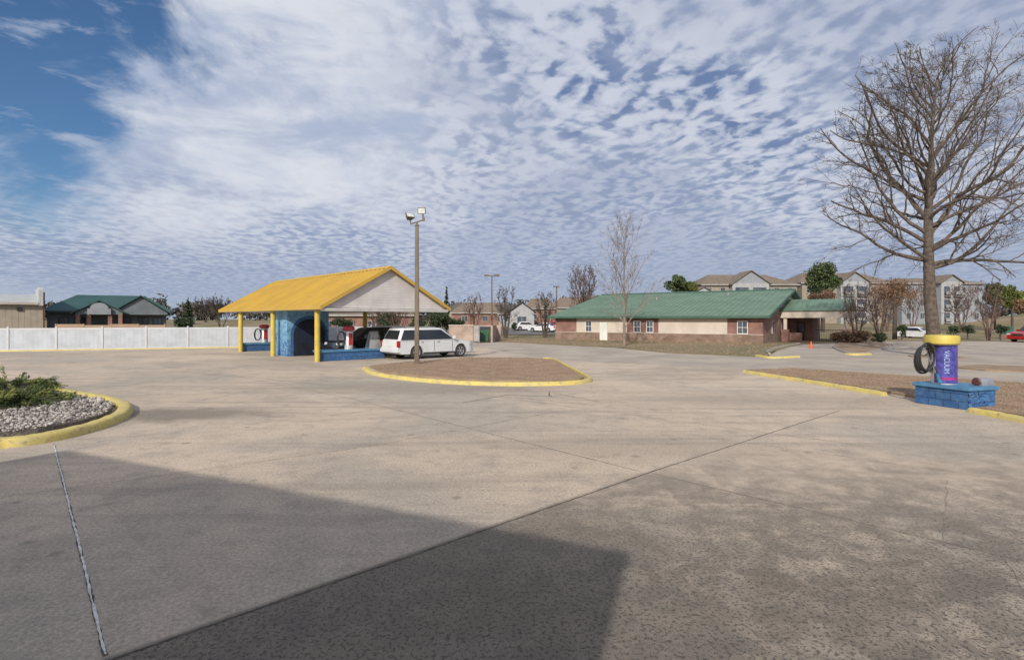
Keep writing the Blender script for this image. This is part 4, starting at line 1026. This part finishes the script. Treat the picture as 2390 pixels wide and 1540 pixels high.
bare(930, 66, 700, 'reddish bare tree behind the white SUV roof', 13, 4, M['barkred'], 4, minr=.014, group=G2)
bare(880, 70, 712, 'small bare tree behind the black SUV', 14, 3.2, M['barkred'], 4, minr=.014, group=G2)
bare(515, 95, 706, 'dark bare tree beyond the fence left of the yellow roof', 15, 6, M['barkdark'], 3, minr=.02)
bare(480, 130, 716, 'low bare tree beyond the fence near the thin evergreen', 16, 8, M['barkdark'], 3, minr=.025)
bare(2130, 90, 668, 'bare tree behind the big oak trunk before the grey apartments', 17, 6, M['barkred'], 3, minr=.018)
bare(2245, 92, 676, 'bare tree before the grey apartments right of the coin vacuum', 18, 6, M['barkred'], 4, minr=.018)
bare(2070, 94, 660, 'bare tree before the tan apartments left of the big oak', 20, 6, M['barkred'], 4, minr=.018)
def leaves(mb, c, rad, n, size, r, clumps=14, sq=.45):
    cs = []
    for i in range(clumps):
        v = rvec(r)*(r.random()**.4)*.72; cs.append((Vector((c[0]+v.x*rad[0], c[1]+v.y*rad[1], c[2]+v.z*rad[2])), r.uniform(.28, .5)))
    for i in range(n):
        q, k = cs[r.randrange(clumps)]; v = rvec(r)*(r.random()**.45)*k
        p = Vector((q.x+v.x*rad[0], q.y+v.y*rad[1], q.z+v.z*rad[2])); a = rvec(r)*size*r.uniform(.6, 1.3); b = a.cross(rvec(r)).normalized()*size*sq
        i0 = len(mb.v); mb.v += [tuple(p-a), tuple(p+b), tuple(p+a), tuple(p-b)]; mb.f.append((i0, i0+1, i0+2, i0+3))
def leafy(px, D, top, bot, wpx, label, seed, m, n=1800, size=.16, cone=False, name='evergreen_tree', cat='tree', group=None, clumps=16, z0=None):
    x0 = XD(px, D); k = D/F; zt = CH+(HOR-top)*k; zb = CH+(HOR-bot)*k; z0 = terrain(x0, D) if z0 is None else z0; r = random.Random(seed); w = wpx*k/2
    zb = max(zb, z0)
    t = thing(name, label, cat, (x0, D, z0), 0, group); zt -= z0; zb -= z0
    MB().tube([(0, 0, -.2), (.03, 0, (zb+zt)*.5), (0, 0, zt*.9)], [max(.06, w*.10), max(.04, w*.06), .02], 7).build('trunk' if cat == 'tree' else 'stem', M['barkdark'], t)
    mb = MB()
    if cone:
        for i in range(10):
            f = i/9; leaves(mb, (0, 0, zb+(zt-zb)*(f*.93+.03)), (w*(1.05-f*.9), w*(1.05-f*.9), (zt-zb)*.09), int(n*(1.1-f)/6), size, r, 6)
    else: leaves(mb, (0, 0, (zb+zt)/2), (w, w, (zt-zb)/2), n, size, r, clumps)
    mb.build('crown' if cat == 'tree' else 'foliage', m, t)
leafy(1578, 98, 638, 690, 54, 'round dark pine left of the apartment blocks behind the green roof', 1, M['pine'], 2600, .28)
leafy(1612, 100, 655, 690, 34, 'smaller yellowish pine right of the round dark pine', 2, M['lime'], 1500, .25)
leafy(1920, 96, 612, 700, 92, 'large dark pine between the apartment blocks above the portico', 3, M['pine'], 4500, .28, clumps=22)
leafy(1042, 84, 673, 765, 26, 'slender tall evergreen at the right tip of the yellow roof', 4, M['ever'], 1500, .2, cone=True)
leafy(438, 120, 698, 762, 36, 'thin dark evergreen beyond the fence right of the teal roof', 5, M['ever'], 1500, .3, cone=True)
leafy(1022, 61, 722, 772, 62, 'bushy dark green shrub behind the hood of the white SUV', 6, M['ever'], 2600, .13, name='evergreen_shrub', cat='shrub')
leafy(975, 64, 738, 775, 50, 'dark evergreen shrub hidden behind the white SUV roof', 7, M['ever'], 1500, .13, name='evergreen_shrub', cat='shrub')
leafy(905, 68, 728, 772, 60, 'dark green shrub left of the white SUV seen under the canopy', 52, M['ever'], 1900, .14, name='evergreen_shrub', cat='shrub')
leafy(800, 66, 735, 772, 60, 'low dark shrub seen between the blue equipment room and the near columns', 53, M['ever'], 1500, .14, name='evergreen_shrub', cat='shrub')
leafy(428, 56, 735, 775, 44, 'dark shrub at the right end of the teal roofed building', 8, M['ever'], 1300, .13, name='evergreen_shrub', cat='shrub')
leafy(2362, 92, 655, 722, 60, 'yellow green leafy tree on the slope at the right edge', 9, M['lime'], 2200, .28)
leafy(2322, 100, 655, 715, 50, 'dark green pine on the slope left of the yellow green tree', 10, M['pine'], 2200, .28)
leafy(2400, 84, 690, 740, 60, 'russet leafed bush at the right edge above the red truck', 19, M['rustleaf'], 1600, .2, name='russet_bush', cat='shrub')
leafy(2088, 70, 650, 720, 110, 'russet leaved oak half hidden behind the big bare tree', 11, M['rustleaf'], 1700, .15, name='russet_tree')
leafy(1922, 92, 668, 720, 70, 'reddish brown tree below the large pine behind the portico', 12, M['drybush'], 2200, .2, name='russet_tree')
leafy(1990, 56.5, 768, 812, 84, 'dry reddish brown mounded bush on the shrub island', 13, M['drybush'], 4200, .10, name='dry_bush', cat='shrub', z0=0, clumps=20)
leafy(1955, 57.5, 772, 805, 40, 'smaller dry bush at the left side of the shrub island', 14, M['drybush'], 1500, .10, name='dry_bush', cat='shrub', z0=0)
leafy(2052, 59, 775, 805, 44, 'low green shrub on the right side of the shrub island', 15, M['ever'], 1200, .10, name='evergreen_shrub', cat='shrub', z0=0)
for i, (px, D, l) in enumerate(((2225, 66, 'low dark shrub just right of the coin vacuum in the far verge'), (2258, 68, 'second low shrub right of the coin vacuum in the far verge'), (2335, 64, 'low shrub beside the red pickup truck'), (2105, 68, 'low shrub left of the small distant white sedan'))):
    leafy(px, D, 755, 782, 34, l, 40+i, M['ever'], 700, .11, name='evergreen_shrub', cat='shrub', z0=0)
leafy(1200, 92, 752, 770, 18, 'tiny clipped shrub left of the white sedans', 50, M['ever'], 500, .13, name='evergreen_shrub', cat='shrub')
leafy(1065, 62, 742, 770, 46, 'greenish bush behind the pinkish block enclosure', 51, M['ever'], 1200, .12, name='evergreen_shrub', cat='shrub', z0=0)
r = random.Random(77); mb = MB()
for i in range(300):
    px = r.uniform(-900, 3400); D = r.uniform(170, 230); x = XD(px, D)
    if 1600 < px < 2300: continue
    h = r.uniform(5, 8.5)
    leaves(mb, (x, D, 2+h*.4), (r.uniform(4, 8), 3, h*.6), 130, .8, r, 6)
tag(mb.build('distant_wood', M['farwood']), 'low brownish wood along the horizon', 'wood', kind='stuff')

def juniper(px, py, w, h, label, seed):
    x, y = P(px, py); r = random.Random(seed); mb = MB()
    t = thing('juniper_shrub', label, 'shrub', (x, y, .1), 0, 'spreading junipers in the gravel planter')
    core = MB(); n1, n2 = 18, 5
    for j in range(n2+1):
        f = j/n2
        for i in range(n1):
            a = 6.283*i/n1; q = w*.42*(1-f)**.7*(1+.18*math.sin(a*3+seed)+.12*math.sin(a*5))*r.uniform(.9, 1.1)
            core.v.append((q*math.cos(a), q*math.sin(a), h*.6*f**.8*r.uniform(.85, 1.1)))
    for j in range(n2):
        for i in range(n1): core.f.append((j*n1+i, j*n1+(i+1) % n1, (j+1)*n1+(i+1) % n1, (j+1)*n1+i))
    core.build('stem', M['junicore'], t, sm=True)  # solid core mound, no real stem; inner shade put into its dark colour
    for i in range(130):
        a = r.uniform(0, 6.283); L = w*.5*r.uniform(.35, 1.1); el = r.uniform(.10, .9)
        pts = [Vector((0, 0, .08))]; d = Vector((math.cos(a)*math.cos(el), math.sin(a)*math.cos(el), math.sin(el)*h/w*2.8))
        for k in range(6):
            d = d + rvec(r)*.10 + Vector((0, 0, -.05)); pts.append(pts[-1]+d*L/6)
        for k in range(1, 7):
            for q in range(19):
                p = pts[k-1].lerp(pts[k], r.random())+rvec(r)*.045; v = (d.normalized()+rvec(r)*.6+Vector((0, 0, .2))).normalized()*r.uniform(.06, .13); b = v.cross(rvec(r)).normalized()*.016
                if p.z < .03: p.z = .03
                i0 = len(mb.v); mb.v += [tuple(p-b), tuple(p+b), tuple(p+v)]; mb.f.append((i0, i0+1, i0+2))
    mb.build('foliage', M['juniper'], t)
juniper(50, 952, 2.5, .42, 'nearest spreading juniper in the middle of the gravel planter', 1)
juniper(-50, 965, 2.0, .45, 'juniper cut off by the left edge, nearest the yellow kerb', 2)
juniper(30, 922, 3.2, .58, 'farthest spreading juniper at the back of the gravel planter', 3)
juniper(-90, 928, 2.4, .5, 'juniper mostly outside the left edge of the photo', 4)

x, y = P(1893, 812)
t = thing('traffic_cone', 'small orange traffic cone standing in the drive by the portico', 'traffic cone', (x, y, .004))
MB().lathe([(.13, .03), (.03, .55), (0, .55)], n=14).build('cone', M['orange'], t); MB().box(-.19, .19, -.19, .19, 0, .03).build('base', M['orange'], t)
x = XD(2352, 72)
t = thing('monument_sign', 'low green sign panel on brick base behind the red truck', 'sign', (x, 72, 0))
MB().box(-.9, .9, 0, .25, 0, .5).build('base', M['brick'], t); MB().box(-.8, .8, .05, .2, .5, 1.5).build('panel', M['signgreen'], t)
def wash():
    a = math.atan2(.44, -.9)
    t = thing('car_wash_building', 'tan block car wash building behind the viewpoint whose shadow falls on the slab', 'building', (-.97, -1.08, 0), a)
    MB().box(0, 10.4, 0, 14, 0, 4.0).build('wall', M['tblock'], t); MB().box(-.02, 10.45, -.02, 14.02, 4.002, 4.2).build('parapet', M['bluecap'], t)
wash()

# ------------------------------------------------------------ sun, sky, camera
az = Vector((.30, .954, 0)).normalized(); EL = R(30)
sd = Vector((az.x*math.cos(EL), az.y*math.cos(EL), -math.sin(EL)))
sl = bpy.data.lights.new('sun', 'SUN'); sl.energy = 3.9; sl.angle = R(.9); sl.color = (1, .93, .82)
so = bpy.data.objects.new('sun', sl); C.objects.link(so); so.rotation_euler = sd.to_track_quat('-Z', 'Y').to_euler(); so.location = (0, -10, 30)
wd = bpy.data.worlds.new('World'); bpy.context.scene.world = wd; wd.use_nodes = True
t = NT(wd.node_tree); bg = t.n['Background']; bg.inputs['Strength'].default_value = .1
sk = t.n.new('ShaderNodeTexSky'); sk.sky_type = 'NISHITA'; sk.sun_disc = False; sk.sun_elevation = EL; sk.sun_rotation = math.atan2(-.30, -.954)
DV = t.n.new('ShaderNodeTexCoord').outputs['Generated']
s = t.n.new('ShaderNodeSeparateXYZ'); t.l.new(DV, s.inputs[0]); X, Y, Z = s.outputs
zc = t.m('ADD', t.m('MAXIMUM', Z, 0.0), .07)
cb = t.n.new('ShaderNodeCombineXYZ'); t.l.new(t.m('DIVIDE', X, zc), cb.inputs[0]); t.l.new(t.m('DIVIDE', Y, zc), cb.inputs[1]); PV = cb.outputs[0]
azm = t.m('ARCTAN2', X, Y)
wob = t.noise(PV, 2.6, 2, .5, 0, 1, '2D')
PW = t.vec('ADD', PV, t.vec('SCALE', t.vec('SUBTRACT', wob, (.5, .5, .5)), scale=.14))
rip = t.noise(t.mapping(PW, (1.0, .70, 1), (0, 0, R(-38))), 12.5, 1.5, .45, 0, 0, '2D')
rip2 = t.noise(t.mapping(PW, (1.0, .9, 1), (0, 0, R(-28))), 27.0, 3, .55, 0, 0, '2D')
rip3 = t.noise(t.mapping(PW, (1.0, .35, 1), (0, 0, R(-52))), 5.0, 2, .5, 0, 0, '2D')
bigd = t.noise(t.mapping(DV, (1, 1, 2.0), loc=(3.1, 1.7, 0)), 2.4, 4, .55, .3)
soft = t.noise(t.mapping(DV, (1, 1, 2.6), (R(0), R(22), 0)), 4.2, 6, .60, .35)
soft2 = t.noise(t.mapping(DV, (1, 1, 3.2), (0, R(-14), 0), (5, 2, 1)), 9.0, 5, .60, .3)
cells = t.m('ADD', t.m('ADD', t.m('MULTIPLY', rip, .58), t.m('MULTIPLY', rip2, .22)), t.m('MULTIPLY', rip3, .20))
thr = t.m('ADD', cells, t.m('MULTIPLY', t.m('SUBTRACT', soft, .5), .26))
c_cell = t.mix(t.mr(thr, .36, .62), (2.75, 3.4, 5.0), (5.9, 6.3, 7.3))
gapz = t.mr(t.m('ADD', bigd, t.m('MULTIPLY', Z, .55)), .66, .84)
gap = t.m('MULTIPLY', t.mr(cells, .49, .38), t.m('MULTIPLY', gapz, t.mr(azm, -.25, -.05)))
c_cell = t.mix(t.m('MULTIPLY', gap, .9), c_cell, (1.4, 2.1, 3.9))
c_cell = t.mix(t.mr(soft, .44, .68, 0, .40), c_cell, (5.2, 5.6, 6.7))
c_cell = t.mix(t.mr(bigd, .56, .40, 0, .45), c_cell, (2.9, 3.5, 5.0))
c_soft = t.mix(t.mr(soft, .34, .60), (4.2, 4.9, 6.4), (7.1, 7.4, 8.1))
c_soft = t.mix(t.mr(soft2, .5, .7, 0, .50), c_soft, (3.9, 4.5, 5.9))
nz = t.m('MULTIPLY', t.m('SUBTRACT', soft, .5), .9)
sheet = t.m('MULTIPLY', t.mr(t.m('ADD', azm, nz), .04, -.30), t.mr(t.m('ADD', Z, t.m('MULTIPLY', nz, .25)), .08, .24))
cloud = t.mix(t.m('MULTIPLY', sheet, .94), c_cell, c_soft)
low = t.mr(Z, .02, .17, 1, 0)
cloud = t.mix(t.m('MULTIPLY', low, .62), cloud, (3.4, 4.1, 5.4))
nlow = t.noise(t.mapping(DV, (1, 1, 1.5), (0, R(30), 0), (1, 3, 2)), 3.4, 6, .62, .5)
nl = t.m('SUBTRACT', nlow, .5)
edge = t.m('ADD', azm, t.m('MULTIPLY', nl, .75))
opening = t.m('MULTIPLY', t.mr(edge, -.49, -.65), t.mr(t.m('ADD', Z, t.m('MULTIPLY', nl, .40)), .13, .21))
wisp = t.mr(soft2, .54, .70)
opening = t.m('MULTIPLY', opening, t.m('SUBTRACT', 1.0, t.m('MULTIPLY', wisp, .7)))
opening = t.m('MULTIPLY', opening, t.mr(Y, -.2, .2))
# warm brightening added to the unseen clouds behind the viewpoint to raise fill light
fill_glow = t.m('POWER', t.m('MAXIMUM', t.vec('DOT_PRODUCT', DV, tuple(-sd)), 0.0), 3.0)
cloud = t.vec('ADD', cloud, t.vec('SCALE', (7.5, 6.6, 5.2), scale=fill_glow))
sv = t.vec('MULTIPLY', sk.outputs[0], (.50, .72, .95))
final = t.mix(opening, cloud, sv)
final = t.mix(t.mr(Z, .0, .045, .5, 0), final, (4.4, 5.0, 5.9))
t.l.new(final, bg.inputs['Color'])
wd.cycles.sampling_method = 'MANUAL'; wd.cycles.sample_map_resolution = 512
cam = bpy.data.cameras.new('camera'); co = bpy.data.objects.new('camera', cam); C.objects.link(co)
co.location = (0, 0, CH); co.rotation_euler = (R(90), 0, 0); cam.sensor_width = 36; cam.lens = 36*F/2390; cam.shift_y = -25/2390; cam.clip_end = 4000; cam.clip_start = .05
bpy.context.scene.camera = co
sc = bpy.context.scene; sc.view_settings.view_transform = 'Standard'; sc.view_settings.look = 'None'; sc.view_settings.exposure = 0
